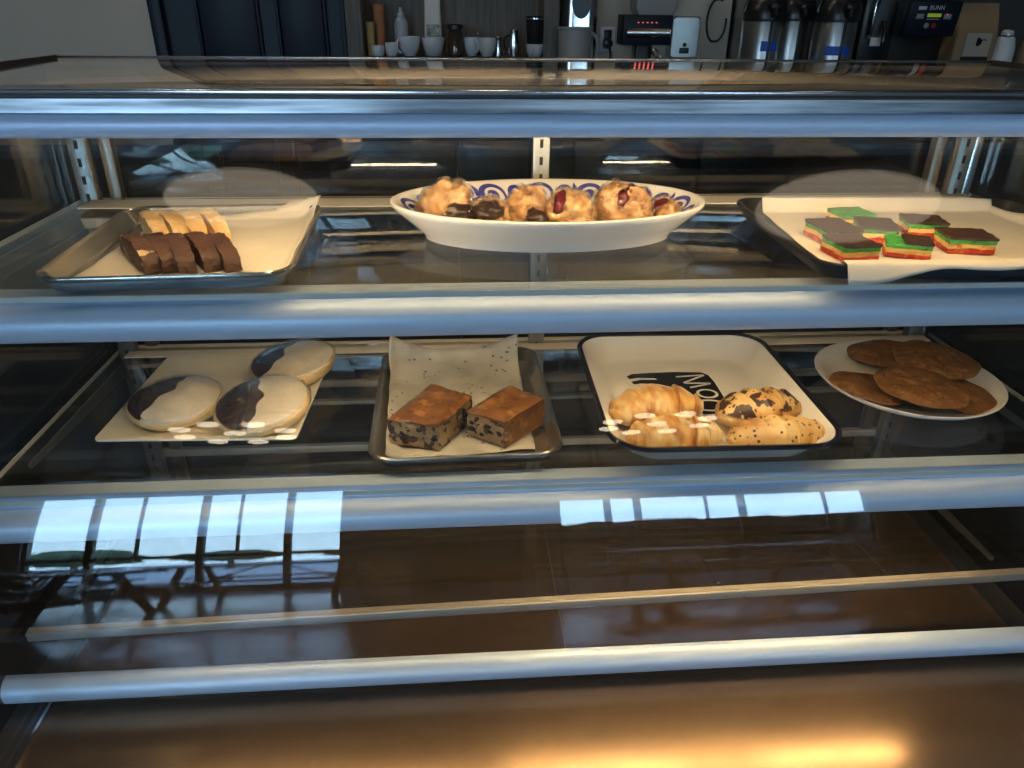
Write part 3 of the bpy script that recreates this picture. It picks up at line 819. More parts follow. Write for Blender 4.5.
def pastry_shape(rx, ry, h, seed, folds=3.0, grow=0.0, rough=1.0):
    def f(u, v):
        a, t = 2 * PI * u, PI * v
        p = Vector((math.cos(a) * math.sin(t), math.sin(a) * math.sin(t), -math.cos(t)))
        k = 1 + rough * (.26 * noise.noise(p * 1.5 + Vector((seed, 0, 0))) + .15 * noise.noise(p * 4.0 + Vector((0, seed, 0)))) + .035 * rough * math.sin(folds * 6 * p.y + 3 * p.x + seed)
        z = p.z * k
        z = z * .62 + .38 if z > -.35 else z * .2 + .2
        return Vector((p.x * (rx + grow) * k, p.y * (ry + grow) * k, max(0, z) * (h + grow)))
    return f
past = [(-.012, .930, .035, .036, .060, .2, 'choc', (.004, -.026, .022, .026, .016, .017), 'wrapped chocolate filled pastry at the left end of the platter, the tallest'),
        (.040, .922, .022, .032, .040, .4, 'choc', (-.008, -.012, .028, .019, .021, .013), 'small wrapped chocolate pastry second from left on the platter'),
        (.087, .932, .027, .034, .052, -.4, 'choc', (.016, -.025, .018, .017, .014, .014), 'wrapped puff pastry with chocolate at its lower right, mid platter'),
        (.142, .926, .032, .034, .049, -.35, 'jam', (-.010, -.008, .033, .009, .027, .016), 'wrapped pastry with a purple jam stripe, left of the other jam ones'),
        (.208, .930, .037, .034, .054, -.5, 'jam', (.006, .000, .038, .009, .032, .017), 'large wrapped pastry with a raspberry jam stripe on the platter right'),
        (.264, .940, .021, .026, .034, -.9, 'jam', (.002, -.006, .022, .010, .018, .013), 'small wrapped jam pastry at the right end of the platter')]
for i, (x, y, rx, ry, h, rot, kind, (fx, fy, fz, fa, fb, fc), lab) in enumerate(past):
    t = thing('wrapped_pastry', lab, 'pastry', (x, y, S1 + .012), rot, 'wrapped pastries on the oval platter')
    MB().blob(pastry_shape(rx, ry, h, i * 5.3), 56, 36).build('pastry', M['puff'], t, smooth=80)
    def ff(u, v, fx=fx, fy=fy, fz=fz, fa=fa, fb=fb, fc=fc, i=i):
        a, tt = 2 * PI * u, PI * v
        p = Vector((math.cos(a) * math.sin(tt), math.sin(a) * math.sin(tt), -math.cos(tt)))
        k = 1 + .25 * noise.noise(p * 2.5 + Vector((i * 3.3, 1, 0)))
        return Vector((fx + p.x * fa * k, fy + p.y * fb * k, fz + p.z * fc * k))
    MB().blob(ff, 30, 18).build('filling', M['choc'] if kind == 'choc' else M['jam'], t, smooth=80)
    MB().blob(pastry_shape(rx, ry, h, i * 5.3, grow=.0032, rough=1.0), 48, 30).build('plastic_wrap', M['wrap'], t, smooth=80)

# ------------------------------------------------------------------ rainbow cookies, upper right
TR = (.592, .889, S1 + .0004)
sheet_tray('baking_tray', 'black baking tray holding rainbow cookies at the right of the top shelf', M['tray_black'], .404, .312, .020, TR, math.radians(-1.2), cr=.03)
def zr(x, y, u, v):
    e = max(abs(x) / .176, abs(y) / .138)
    z = .0045 + .0185 * max(0, min(1, (e - .98) / .08))
    if y < -.160: z = .0230 - (abs(y) - .160) * (.9 + .7 * max(0, .25 - u) * 4)
    return z
parchment('cream baking paper under the rainbow cookies, its front corner hanging over the black tray', M['parch'], [(-.178, -.172), (.19, -.156), (.178, .145), (-.160, .152)], zr, (TR[0], TR[1], S1), math.radians(-1.2), seed=9, n=120)
def rainbow(label, loc, rotz, w, d, seed, green_top=False, tilt=0):
    t = thing('rainbow_cookie', label, 'cookie', loc, rotz, 'rainbow cookies on the black tray')
    t.rotation_euler[0] = tilt
    lay = [('red_layer', 0, .0065, M['red_cake'], 1.0), ('yellow_layer', .0065, .0135, M['yellow_cake'], .985), ('green_layer', .0135, .0195, M['green_cake'], .995), ('chocolate_top', .0195, .0232, M['choc_coat'], 1.03)]
    if green_top: lay = lay[:3] if green_top == 2 else lay
    for nme, z0, z1, mt, k in lay:
        kk, dx = k, 0
        if nme == 'chocolate_top' and green_top == 1: kk, dx = .62, .010
        def f(p, z0=z0, z1=z1, kk=kk, dx=dx, nme=nme):
            e = .0016 * noise.noise(Vector((p.x * 9, p.y * 9, p.z * 2 + seed + z0 * 900))) + .0012 * noise.noise(Vector((p.x * 26, p.y * 26, seed + z0 * 300)))
            return Vector((p.x * (w * kk) + dx + (e if abs(p.x) > .4 else 0), p.y * d * (k if kk == k else .98) + (e if abs(p.y) > .4 else 0), (z0 + (p.z + .5) * (z1 - z0)) * .82 + e * .3))
        gridbox(9, f).build(nme, mt, t, smooth=45)
    return t
zc = S1 + .0068
rainbow('rainbow cookie with bare pale green top, furthest back on the black tray', (.530, .962, zc), .12, .046, .044, 1, 2)
rainbow('rainbow cookie with chocolate top at the left of the middle row', (.468, .885, zc), .06, .045, .058, 2)
rainbow('rainbow cookie with chocolate top in the centre of the middle row', (.527, .892, zc), -.30, .044, .052, 3)
rainbow('rainbow cookie with very dark top at the front left corner of the paper', (.458, .818, zc), .10, .044, .050, 4)
rainbow('rainbow cookie with bright green showing where its chocolate slid off', (.5285, .820, zc), -.42, .048, .040, 5, 1)
rainbow('dark topped rainbow cookie behind the rightmost one', (.600, .910, zc), -.22, .046, .044, 6)
rainbow('rightmost rainbow cookie, wide with a brown chocolate top', (.612, .840, zc), -.18, .054, .046, 7)

# ------------------------------------------------------------------ square plate of black and white cookies
SQ = (-.337, .966, S2 + .0003); RS = math.radians(-2.2)
w = .256
MB_sq = MB().loft([rr(w * .60, w * .60, .02, 0), rr(w * .64, w * .64, .02, 0), rr(w * .9, w * .9, .012, .006), rr(w, w, .008, .0125), rr(w, w, .008, .0150), rr(w * .985, w * .985, .008, .0155), rr(w * .84, w * .84, .014, .0085), rr(w * .64, w * .64, .02, .0055)])
tag(MB_sq.build('square_plate', M['cream'], None, SQ, RS, smooth=50), 'square ivory plate under the black and white cookies', 'plate')
def bw_cookie(label, loc, rotz, tilt, tiltx, seed, bite, R=.064):
    t = thing('black_and_white_cookie', label, 'cookie', loc, rotz, 'wrapped black and white cookies')
    t.rotation_euler = (tiltx, tilt, rotz)
    def edge(a):
        return R * (1 + .025 * math.sin(2 * a + seed) + .015 * math.sin(5 * a + seed * 2))
    MB().loft([[(math.cos(2 * PI * k / 64) * edge(2 * PI * k / 64) * q, math.sin(2 * PI * k / 64) * edge(2 * PI * k / 64) * q, z) for k in range(64)]
               for q, z in ((.80, 0), (.90, .003), (.97, .009), (1.0, .015), (.985, .019), (.9, .022), (.5, .024))]).build('cookie_base', M['bw_cake'], t, smooth=70)
    def top(q): return .0215 + .0115 * (1 - q ** 2.4)
    def line(y): return bite + .006 * math.sin(y * 60 + seed) + .003 * math.sin(y * 170 + seed)
    for nme, side, mt in (('chocolate_icing', -1, M['bw_black']), ('vanilla_icing', 1, M['bw_white'])):
        b = MB()
        def f(u, v, side=side):
            # v: along the dividing line, u: from the line out to the rim
            yy = (v * 2 - 1) * R * .955
            xe = side * math.sqrt(max(0, (R * .965) ** 2 - yy ** 2))
            xl = line(yy)
            if side * (xe - xl) < 0: xl = xe
            x = xl + (xe - xl) * u
            q = min(1, math.hypot(x, yy) / R)
            return Vector((x, yy, top(q) + (.0007 if side < 0 else 0) + .0007 * noise.noise(Vector((x * 60, yy * 60, seed)))))
        b.sheet(f, 22, 30)
        r = bmesh.ops.extrude_face_region(b.bm, geom=b.bm.faces[:])
        for vv in [g for g in r['geom'] if isinstance(g, bmesh.types.BMVert)]: vv.co.z -= .006
        b.build(nme, mt, t, smooth=60)
    def wr(u, v):
        a, tt = 2 * PI * u, PI * v
        p = Vector((math.cos(a) * math.sin(tt), math.sin(a) * math.sin(tt), -math.cos(tt)))
        k = 1 + .03 * noise.noise(p * 6 + Vector((seed, 0, 0)))
        z = .018 + p.z * .0195 * k if p.z > 0 else .018 + p.z * .0183
        return Vector((p.x * R * 1.045 * k, p.y * R * 1.045 * k, z))
    MB().blob(wr, 56, 30).build('plastic_wrap', M['wrap_soft'], t, smooth=80)
bw_cookie('wrapped black and white cookie at the left of the square plate', (-.391, .924, S2 + .0095), math.radians(-14), math.radians(0), .05, 1, -.008, .061)
bw_cookie('wrapped black and white cookie at the front right, its chocolate half largest', (-.2655, .897, S2 + .0165), math.radians(4), math.radians(-6), .12, 2, -.002, .062)
bw_cookie('wrapped black and white cookie at the back right of the square plate', (-.250, 1.027, S2 + .0165), math.radians(-24), math.radians(-4), .10, 3, -.012, .062)

# ------------------------------------------------------------------ bread pudding tray
TM = (.001, .930, S2 + .0004); RM = math.radians(1.2)
sheet_tray('baking_tray', 'dark steel baking tray with bread pudding in the middle of the second shelf', M['tray_dark'], .243, .322, .019, TM, RM)
def zm(x, y, u, v):
    e = max(abs(x) / .102, abs(y) / .142)
    z = .0045 + .012 * max(0, min(1, (e - .96) / .12))
    z += .030 * max(0, (v - .80) / .2) ** 1.6 * (.35 + abs(u - .5) ** 2 * 3.2)
    z += .006 * max(0, (.10 - u) / .1)
    return z
parchment('greasy baking paper under the two bread puddings, curling at its back corners', M['parch_spot'], [(-.101, -.137), (.088, -.125), (.092, .150), (-.108, .150)], zm, (TM[0], TM[1], S2), RM, seed=5)
def pudding(label, quad, h, crust_right, seed):
    cx = sum(q[0] for q in quad) / 4; cy = sum(q[1] for q in quad) / 4
    t = thing('bread_pudding', label, 'cake', (cx, cy, S2 + .0085), 0, 'bread pudding squares on the dark tray')
    def at(u, v):
        a, b_, c, d = [Vector((q[0] - cx, q[1] - cy, 0)) for q in quad]
        return a * (1 - u) * (1 - v) + b_ * u * (1 - v) + c * u * v + d * (1 - u) * v
    def mk(z0, z1, amp, gx):
        def f(p):
            q = at(.5 + p.x * gx, .5 + p.y * gx)
            e = max(abs(p.x), abs(p.y)) * 2
            zt = z1 - .0045 * max(0, e - .62) ** 1.3 * 4 * (1 if z1 > h - .001 else 0)
            zt += (.0045 * noise.noise(Vector((q.x * 28, q.y * 28, seed))) + .0016 * noise.noise(Vector((q.x * 110, q.y * 110, seed)))) if z1 > h - .001 else 0
            q.z = z0 + (p.z + .5) * (zt - z0)
            n = Vector((p.x, p.y, 0)).normalized() if e > .96 else Vector((0, 0, 0))
            return q + n * amp * (noise.noise(Vector((q.x * 120, q.y * 120, q.z * 120 + seed))) + .7 * noise.noise(Vector((q.x * 45, q.y * 45, q.z * 45 + seed))))
        return f
    gridbox(17, mk(0, h - .006, .0032, .985)).build('crumb', M['pud_cut'], t, smooth=60)
    gridbox(17, mk(h - .007, h, .0022, 1.0)).build('crust', M['pud_top'], t, smooth=60)
    if crust_right:
        def f(p):
            q = at(.985 + .03 * (p.x + .5), .5 + p.y * 1.0); q.z = (p.z + .5) * (h - .003)
            q.x += .002 * noise.noise(Vector((q.y * 70, q.z * 70, seed)))
            return q
        gridbox(11, f).build('side_crust', M['pud_top'], t, smooth=60)
    rnd = random.Random(seed)
    for k in range(11):
        if crust_right or k % 2 == 0:
            u, v = rnd.uniform(.06, .94), .0
        else:
            u, v = 1.0, rnd.uniform(.06, .94)
        q = at(.5 + (u - .5) * .955, .5 + (v - .5) * .955); z = rnd.uniform(.005, h - .012); r = rnd.uniform(.003, .0052); zk = rnd.uniform(.55, .95)
        MB().blob(lambda a, c, q=q, z=z, r=r, zk=zk: Vector((q.x + r * 1.2 * math.cos(2 * PI * a) * math.sin(PI * c), q.y + r * math.sin(2 * PI * a) * math.sin(PI * c), z - r * zk * math.cos(PI * c))), 12, 8).build('raisin', M['raisin'], t, smooth=80)
pudding('square of raisin bread pudding at the left, its cut sides speckled dark', [(-.096, .826), (-.030, .803), (.014, .882), (-.043, .922)], .041, False, 3)
pudding('square of raisin bread pudding at the right, with a browned outer side', [(.005, .843), (.052, .806), (.110, .868), (.066, .914)], .041, True, 8)

# ------------------------------------------------------------------ enamel tray of croissants
TE = (.3320, .923, S2 + .0004)
et = thing('enamel_tray', 'white enamel tray with black rim and printed cow, holding croissants', 'tray', TE, math.radians(-1.0))
W_, D_ = .300, .352
MB().loft([rr(W_ - .075, D_ - .075, .04, 0, 10), rr(W_ - .055, D_ - .055, .045, .003, 10), rr(W_ - .016, D_ - .016, .048, .031, 10), rr(W_ - .002, D_ - .002, .052, .0335, 10), rr(W_ - .003, D_ - .003, .052, .0350, 10),
           rr(W_ - .018, D_ - .018, .047, .0325, 10), rr(W_ - .060, D_ - .060, .040, .0055, 10), rr(W_ - .082, D_ - .082, .036, .0035, 10)]).build('pan', M['enamel'], et, smooth=60)
MB().loft([rr(W_ - .008, D_ - .008, .048, .0318, 10), rr(W_ + .001, D_ + .001, .052, .0310, 10), rr(W_ + .005, D_ + .005, .054, .0345, 10), rr(W_ + .001, D_ + .001, .052, .0378, 10), rr(W_ - .007, D_ - .007, .048, .0372, 10), rr(W_ - .011, D_ - .011, .046, .0345, 10)], wrap=True).build('rim', M['enamel_black'], et, smooth=60)
# printed cow lying on its side, legs to the left, with the lettering across its flank
cow = [(.372, 1.018), (.380, 1.008), (.3825, .985), (.382, .93), (.378, .900), (.360, .888), (.340, .886), (.328, .893), (.316, .894), (.290, .897), (.262, .8965), (.262, .907), (.290, .908), (.311, .912), (.313, .925), (.285, .929), (.283, .938), (.312, .94), (.316, .96),
       (.311, .972), (.296, .981), (.270, .984), (.258, .981), (.256, .990), (.272, .996), (.298, .995), (.294, 1.001), (.268, 1.003), (.255, .999), (.252, 1.008), (.262, 1.016), (.290, 1.019), (.33, 1.021)]
b = MB(); b.prism([(x - TE[0], y - TE[1]) for x, y in cow], 'z', .0036, .0040)
b.build('cow_print', M['ink'], et, smooth=0)
def text_mesh(s, size, ext=.0001):
    cu = bpy.data.curves.new('lettering', 'FONT'); cu.body = s; cu.size = size; cu.align_x = 'CENTER'; cu.align_y = 'CENTER'; cu.extrude = ext
    o = bpy.data.objects.new('lettering', cu); COL.objects.link(o)
    bpy.context.view_layer.update()
    me = bpy.data.meshes.new_from_object(o.evaluated_get(bpy.context.evaluated_depsgraph_get()))
    bpy.data.objects.remove(o); bpy.data.curves.remove(cu)
    return me
def lettering(name, s, size, mat, parent, mtx):
    me = text_mesh(s, size); me.name = name; me.transform(mtx); me.materials.clear(); me.materials.append(mat)
    o = bpy.data.objects.new(name, me); COL.objects.link(o); o.parent = parent
    return o
def pen(pts, w):
    b = MB(); L = len(pts); prev = None
    for k in range(L):
        a, c = Vector(pts[max(k - 1, 0)]), Vector(pts[min(k + 1, L - 1)])
        d = (c - a).normalized(); n = Vector((-d.y, d.x)) * w
        r = [b.bm.verts.new((pts[k][0] + s * n.x - TE[0], pts[k][1] + s * n.y - TE[1], .0043)) for s in (-1, 1)]
        if prev: b.bm.faces.new((prev[0], prev[1], r[1], r[0]))
        prev = r
    return b
def seg(*ps):
    o = []
    for a, c in zip(ps[:-1], ps[1:]):
        for k in range(5): o.append((a[0] + (c[0] - a[0]) * (.06 + .88 * k / 4), a[1] + (c[1] - a[1]) * (.06 + .88 * k / 4)))
    return o
pen(seg((.325, 1.003), (.375, 1.009), (.333, .982), (.377, .980), (.338, .966)), .0021).build('letter_m', M['ink_white'], et, smooth=0)
pen([(.3605 + .014 * math.cos(2 * PI * k / 28), .947 + .0125 * math.sin(2 * PI * k / 28)) for k in range(29)], .0022).build('letter_o', M['ink_white'], et, smooth=0)
pen([(.354 + .024 * math.cos(2 * PI * k / 28), .911 + .0155 * math.sin(2 * PI * k / 28)) for k in range(29)], .0022).build('letter_o', M['ink_white'], et, smooth=0)

def croissant(label, mat, loc, rotz, L, R, bend, seed, almonds=0, rid=7):
    t = thing('croissant', label, 'croissant', loc, rotz, 'croissants on the enamel tray')
    NS, NR = 84, 30
    rings = []
    for k in range(NS + 1):
        s = k / NS; q = s * 2 - 1
        cx = L / 2 * q * (1 - .06 * q * q); cy = -bend * q * q
        env = max(.16, (1 - abs(q) ** 2.6)) ** .55 * (1 if 0 < k < NS else .3)
        ph = (abs(q) * rid * .5) % 1.0
        r = R * env * (1.06 - .24 * ph + .05 * noise.noise(Vector((s * 6, seed, 0))))
        tx, ty = 1, -4 * bend * q / L; l = math.hypot(tx, ty); nx, ny = -ty / l, tx / l
        ring = []
        for j in range(NR):
            a = 2 * PI * j / NR
            w = 1 + .06 * noise.noise(Vector((math.cos(a) * 1.6, math.sin(a) * 1.6, s * 7 + seed))) + .022 * noise.noise(Vector((math.cos(a) * 4, math.sin(a) * 4, s * 24 + seed)))
            yy = math.cos(a) * r * 1.12 * w; zz = math.sin(a) * r * .86 * w
            if zz < 0: zz *= .72
            ring.append((cx + nx * yy + .25 * zz * (1 if q > 0 else -1) * .2, cy + ny * yy, R * .64 + zz))
        rings.append(ring)
    MB().loft(rings).build('crust', mat, t, smooth=70)
    rnd = random.Random(seed)
    for k in range(almonds):
        q = rnd.uniform(-.75, .75); a = rnd.uniform(.6, 2.4)
        x = L / 2 * q; r = R * max(.2, 1 - abs(q) ** 2.6) ** .55
        m4 = Matrix.Translation((x, -bend * q * q + math.cos(a) * r * 1.08, R * .64 + math.sin(a) * r * .86)) @ Matrix.Rotation(a - PI / 2, 4, 'X') @ Matrix.Rotation(rnd.uniform(0, 3), 4, 'Z')
        MB().lathe([(.001, -.0006), (.0052, -.0005), (.0056, .0004), (.001, .0008)], 14, sy=.62).deform(lambda c, m4=m4: m4 @ c).build('almond_flake', M['almond'], t, smooth=50)
    return t
zt = S2 + .0042
croissant('plain golden croissant behind the almond one, at the left of the enamel tray', M['croissant'], (.262, .872, zt), math.radians(8), .136, .033, .016, 1, 0, 5)
croissant('golden croissant with almond flakes at the front left of the enamel tray', M['croissant'], (.270, .803, zt), math.radians(2), .132, .029, .010, 4, 16, 6)
croissant('croissant thickly drizzled with chocolate at the back right of the enamel tray', M['croissant_choc'], (.399, .858, zt), math.radians(16), .132, .032, .012, 7, 0, 6)
croissant('pale croissant with scattered chocolate dots at the front right of the enamel tray', M['croissant_dots'], (.404, .800, zt), math.radians(7), .146, .0255, .006, 11, 0, 8)

# ------------------------------------------------------------------ round plate of cookies
RP = (.664, .950, S2 + .0003)
tag(MB().lathe([(.055, 0), (.075, .0), (.078, .002), (.105, .008), (.124, .018), (.1300, .0235), (.1305, .0255), (.1285, .026), (.119, .0195), (.098, .010), (.07, .0062)], 72).build('round_plate', M['porcelain'], None, RP, 0, smooth=60), 'round white plate under the big brown cookies', 'plate')
def big_cookie(label, loc, rot, R, seed):
    t = None
    def f(u, v):
        a, tt = 2 * PI * u, PI * v
        q = math.sin(tt); top = v > .5
        e = 1 + .03 * math.sin(3 * a + seed) + .02 * math.sin(7 * a + seed * 2)
        q2 = q ** .75
        x, y = math.cos(a) * R * q2 * e, math.sin(a) * R * q2 * e
        n = noise.fractal(Vector((x * 45, y * 45, seed)), .8, 2.1, 3)
        cr = abs(noise.noise(Vector((x * 55 + seed, y * 55, seed * 2))))
        z = .0075 + .0065 * (1 - q2 ** 4) + .0009 * n - .0016 * max(0, .12 - cr) / .12 * (1 if q2 < .93 else 0) if top else .0012 * (1 - 1) + .0065 * (q ** 6)
        return Vector((x, y, z))
    o = MB().blob(f, 84, 44).build('ginger_cookie', M['cookie'], None, loc, 0, smooth=80)
    o.rotation_euler = rot
    return tag(o, label, 'cookie', 'large brown cookies on the round plate')
big_cookie('large brown cookie at the left of the plate, under the front one', (.590, .918, S2 + .0165), (0, .12, .3), .055, 1)
big_cookie('large brown cookie lying at the far back of the plate', (.674, 1.024, S2 + .0205), (-.10, 0, .9), .058, 2)
big_cookie('pale brown cookie half hidden at the right, under two others', (.704, .898, S2 + .0150), (.02, -.06, 1.7), .056, 3)
big_cookie('large brown cookie resting across the back right of the pile', (.712, .966, S2 + .0360), (-.05, -.05, 2.4), .060, 4)
big_cookie('large cracked brown cookie lying on top at the front of the plate', (.644, .886, S2 + .0335), (.05, .03, .1), .061, 5)

# ------------------------------------------------------------------ back counter
CT = 0.95
t0 = tag(MB().box(-.44, 2.75, 2.585, 3.21, CT - .03, CT, bev=.003).build('countertop', M['cab']), 'long black worktop along the back wall, under the coffee equipment', 'worktop')
units = [(-.43, 0.0, False, None), (.003, .40, False, None), (.403, .84, False, None), (.843, 1.30, False, None), (1.303, 1.80, False, None), (1.803, 2.74, False, None)]
ulab = ['plain black base cabinet under the open shelf unit, nearest the navy door', 'plain black base cabinet under the grinder end of the shelf unit', 'plain black base cabinet beneath the dark machine with red lights',
        'plain black base cabinet beneath the airpots', 'plain black base cabinet beneath the coffee brewer', 'wide black base cabinet beneath the brown coffee bag']
for i, (x0, x1, hd, hx) in enumerate(units):
    c = thing('base_cabinet', ulab[i], 'cabinet', ((x0 + x1) / 2, 2.9, 0), 0, 'base cabinets under the back worktop')
    part('carcass', MB().box(x0, x1, 2.615, 3.2, .08, CT - .031), M['cab'], root=c)
    part('toe_kick', MB().box(x0 + .01, x1 - .01, 2.66, 3.2, 0, .08), M['black_plastic'], root=c)
    d = part('drawer_front', MB().box(x0 + .003, x1 - .003, 2.597, 2.614, .70, CT - .035, bev=.002), M['cab'], root=c)
    if hd:
        b = MB().box(hx[0], hx[1], 2.572, 2.580, .842, .850, bev=.002)
        for x in (hx[0] + .01, hx[1] - .018): b.box(x, x + .008, 2.579, 2.598, .842, .850)
        part('pull', b, M['brass_pull'], d, root=c)
    part('door_front', MB().box(x0 + .003, x1 - .003, 2.597, 2.614, .09, .694, bev=.002), M['cab'], root=c)

for x0, x1, lab in ((-2.6, -.66, 'low black side counter standing against the left end of the display case'), (.93, 2.7, 'low black side counter standing against the right end of the display case')):
    c = thing('side_counter', lab, 'counter', ((x0 + x1) / 2, 1.3, 0), 0, 'low side counters behind the case')
    part('carcass', MB().box(x0, x1, .62, 2.05, .08, .96), M['cab_matte'], root=c)
    part('toe_kick', MB().box(x0 + .02, x1 - .02, .66, 2.02, .0045, .08), M['black_plastic'], root=c)
    part('worktop', MB().box(x0, x1, .60, 2.06, .96, .99, bev=.003), M['cab_matte'], root=c)

# open shelf unit standing on the worktop
su = thing('shelf_unit', 'open grey wood shelf unit beside the navy door, holding cups and tins', 'shelf unit', (0, 3.08, CT))
part('back_panel', MB().box(-.385, .387, 3.19, 3.205, CT, 1.75), M['wood_grey'], root=su)
for x in (-.384, .328): part('side_panel', MB().box(x, x + .056, 2.985, 3.19, CT, 1.75, bev=.002), M['wood_grey'], root=su)
for z in (1.122, 1.70): part('shelf_board', MB().box(-.328, .328, 2.985, 3.19, z, z + .028, bev=.002), M['wood_dark'], root=su)
ZS = 1.1505
def cup_mb(r0, r1, h, th=.003):
    return MB().lathe([(r0 * .8, 0), (r0, .003), (r0 + (r1 - r0) * .62, h * .35), (r1, h * .85), (r1, h), (r1 - th, h), (r1 - th, h * .85), (r0 * .9, h * .2), (.001, h * .12)], 36)
def handle(x, z, r, w=.0045, yz=.75):
    return MB().tube([(x + r * math.sin(a), 0, z + r * 1.25 * math.cos(a)) for a in [PI * k / 12 for k in range(13)]], w, 8)
def mug(label, x, y, r, h, hrot=None, group='white cups on the shelf unit', r0=.55):
    t = thing('coffee_cup', label, 'cup', (x, y, ZS), hrot or 0, group)
    cup_mb(r * r0, r, h).build('bowl', M['mug'], t)
    if hrot is not None: handle(r * .92, h * .55, h * .28).build('handle', M['mug'], t)
mug('wide white cup with its handle to the front left, under the grey bottle', -.163, 3.02, .040, .066, math.radians(215))
mug('wide white cup below the white coffee bag', -.076, 3.02, .041, .063, math.radians(80))
mug('white cup at the left of the overlapping pair, beside the brown jar', .066, 3.05, .030, .063, math.radians(300))
mug('white cup at the right of the overlapping pair', .122, 3.01, .035, .063, math.radians(110))
mug('small white cup under the black tumbler', .298, 3.00, .032, .044, math.radians(250), r0=.7)
mug('small shallow white cup in front of the paper cup stacks', -.276, 2.995, .023, .036, r0=.8)
mug('small taller white cup between the paper stacks and the grey bottle', -.227, 2.998, .024, .046, r0=.8)
def paper_stack(label, x, y, r, h, mt, n):
    t = thing('paper_cup_stack', label, 'paper cups', (x, y, ZS), 0, 'paper cup stacks on the shelf unit')
    MB().lathe([(r * .8, 0), (r * 1.0, h * .985), (r * 1.06, h * .99), (r * 1.06, h), (r * .95, h), (.001, h - .002)], 28).build('cup_wall', mt, t)
    for k in range(n):
        z = h * (.35 + .6 * k / n); MB().lathe([(r * (.8 + .2 * z / h), z), (r * (.88 + .2 * z / h), z + .001), (r * (.88 + .2 * z / h), z + .004), (r * (.8 + .2 * z / h), z + .005)], 28, cap0=False, cap1=False).build('cup_lip', mt, t)
paper_stack('short stack of yellow paper cups at the left end of the shelf', -.307, 3.06, .017, .112, M['paper_yellow'], 4)
paper_stack('tall stack of orange paper cups behind the yellow stack', -.277, 3.11, .021, .170, M['paper_orange'], 6)
t = thing('squeeze_bottle', 'grey frosted bottle behind the first wide cup', 'bottle', (-.194, 3.09, ZS))
MB().lathe([(.022, 0), (.025, .006), (.025, .105), (.019, .122), (.013, .128), (.001, .129)], 28).build('body', M['bottle_grey'], t)
MB().lathe([(.014, .125), (.014, .140), (.008, .146), (.006, .160), (.001, .161)], 20).build('cap', M['bottle_grey'], t)
t = thing('coffee_bag', 'white coffee bag with a dark photo printed on it, on the shelf', 'bag', (-.077, 3.12, ZS))
MB().loft([rr(.062, .05, .006, 0), rr(.064, .052, .008, .06), rr(.062, .046, .01, .13), rr(.060, .020, .008, .17), rr(.058, .008, .003, .20), rr(.058, .006, .002, .215)]).build('bag_body', M['bag_white'], t)
MB().box(-.024, .026, -.0275, -.0262, .055, .105).build('photo', M['bag_photo'], t)
t = thing('jar', 'brown glass jar with a black lid in the middle of the shelf', 'jar', (.005, 3.04, ZS))
MB().lathe([(.024, 0), (.028, .004), (.028, .075), (.022, .088), (.022, .094), (.001, .095)], 28).build('jar_body', M['coffee_glass'], t)
MB().lathe([(.030, .092), (.030, .104), (.024, .108), (.001, .108)], 28).build('lid', M['black_plastic'], t)
t = thing('sugar_bowl', 'small steel pot with a lid knob behind the overlapping cups', 'pot', (.092, 3.12, ZS))
MB().lathe([(.024, 0), (.030, .02), (.028, .055), (.001, .062)], 28).build('body', M['silver'], t)
MB().lathe([(.004, .060), (.004, .070), (.009, .076), (.006, .084), (.001, .085)], 16).build('knob', M['silver'], t)
t = thing('shaker', 'slim steel shaker right of the overlapping cups', 'shaker', (.165, 3.05, ZS))
MB().lathe([(.014, 0), (.014, .062), (.012, .068), (.001, .072)], 24).build('body', M['silver'], t)
MB().lathe([(.0145, .058), (.0145, .062), (.0142, .062), (.0142, .058)], 24).build('band', M['black_plastic'], t)
t = thing('milk_pitcher', 'steel milk pitcher with a black handle, left of the black tumbler', 'pitcher', (.222, 3.03, ZS), math.radians(180))
MB().lathe([(.020, 0), (.021, .004), (.019, .05), (.016, .075), (.0175, .090), (.016, .090), (.0145, .075), (.001, .01)], 28).build('body', M['silver'], t)
handle(.017, .048, .019, .004).build('handle', M['black_plastic'], t)
t = thing('tumbler', 'tall black tumbler standing on the small white cup', 'tumbler', (.298, 3.00, ZS + .0445))
MB().lathe([(.028, 0), (.030, .004), (.034, .088), (.035, .092), (.001, .094)], 30).build('body', M['black_plastic'], t)
MB().lathe([(.0342, .082), (.0352, .082), (.0352, .086), (.0342, .086)], 30, cap0=False, cap1=False).build('rim_band', M['silver'], t)

# grinder with a grey tub in front
t = thing('coffee_grinder', 'tall stainless grinder with a black oval front, right of the shelf unit', 'grinder', (.470, 3.09, CT))
MB().loft([rr(.150, .13, .03, 0), rr(.150, .13, .03, .05), rr(.135, .12, .035, .12), rr(.135, .12, .04, .42), rr(.12, .11, .04, .47), rr(.08, .08, .03, .48)]).build('body', M['silver'], t)
b = MB(); b.prism([(.035 * math.cos(2 * PI * k / 32), .385 + .055 * math.sin(2 * PI * k / 32)) for k in range(32)], 'y', -.068, -.058)
b.build('oval_window', M['black_plastic'], t)
t = thing('measuring_tub', 'big grey plastic tub with a loop handle in front of the grinder', 'tub', (.437, 2.94, CT))
MB().lathe([(.046, 0), (.050, .004), (.060, .296), (.064, .298), (.064, .304), (.059, .304), (.048, .01), (.001, .008)], 40).build('body', M['grey_tub'], t)
MB().tube([(.057 + .030 * math.sin(PI * k / 12), 0, .235 + .05 * math.cos(PI * k / 12)) for k in range(13)], .006, 8).build('handle', M['grey_tub'], t)

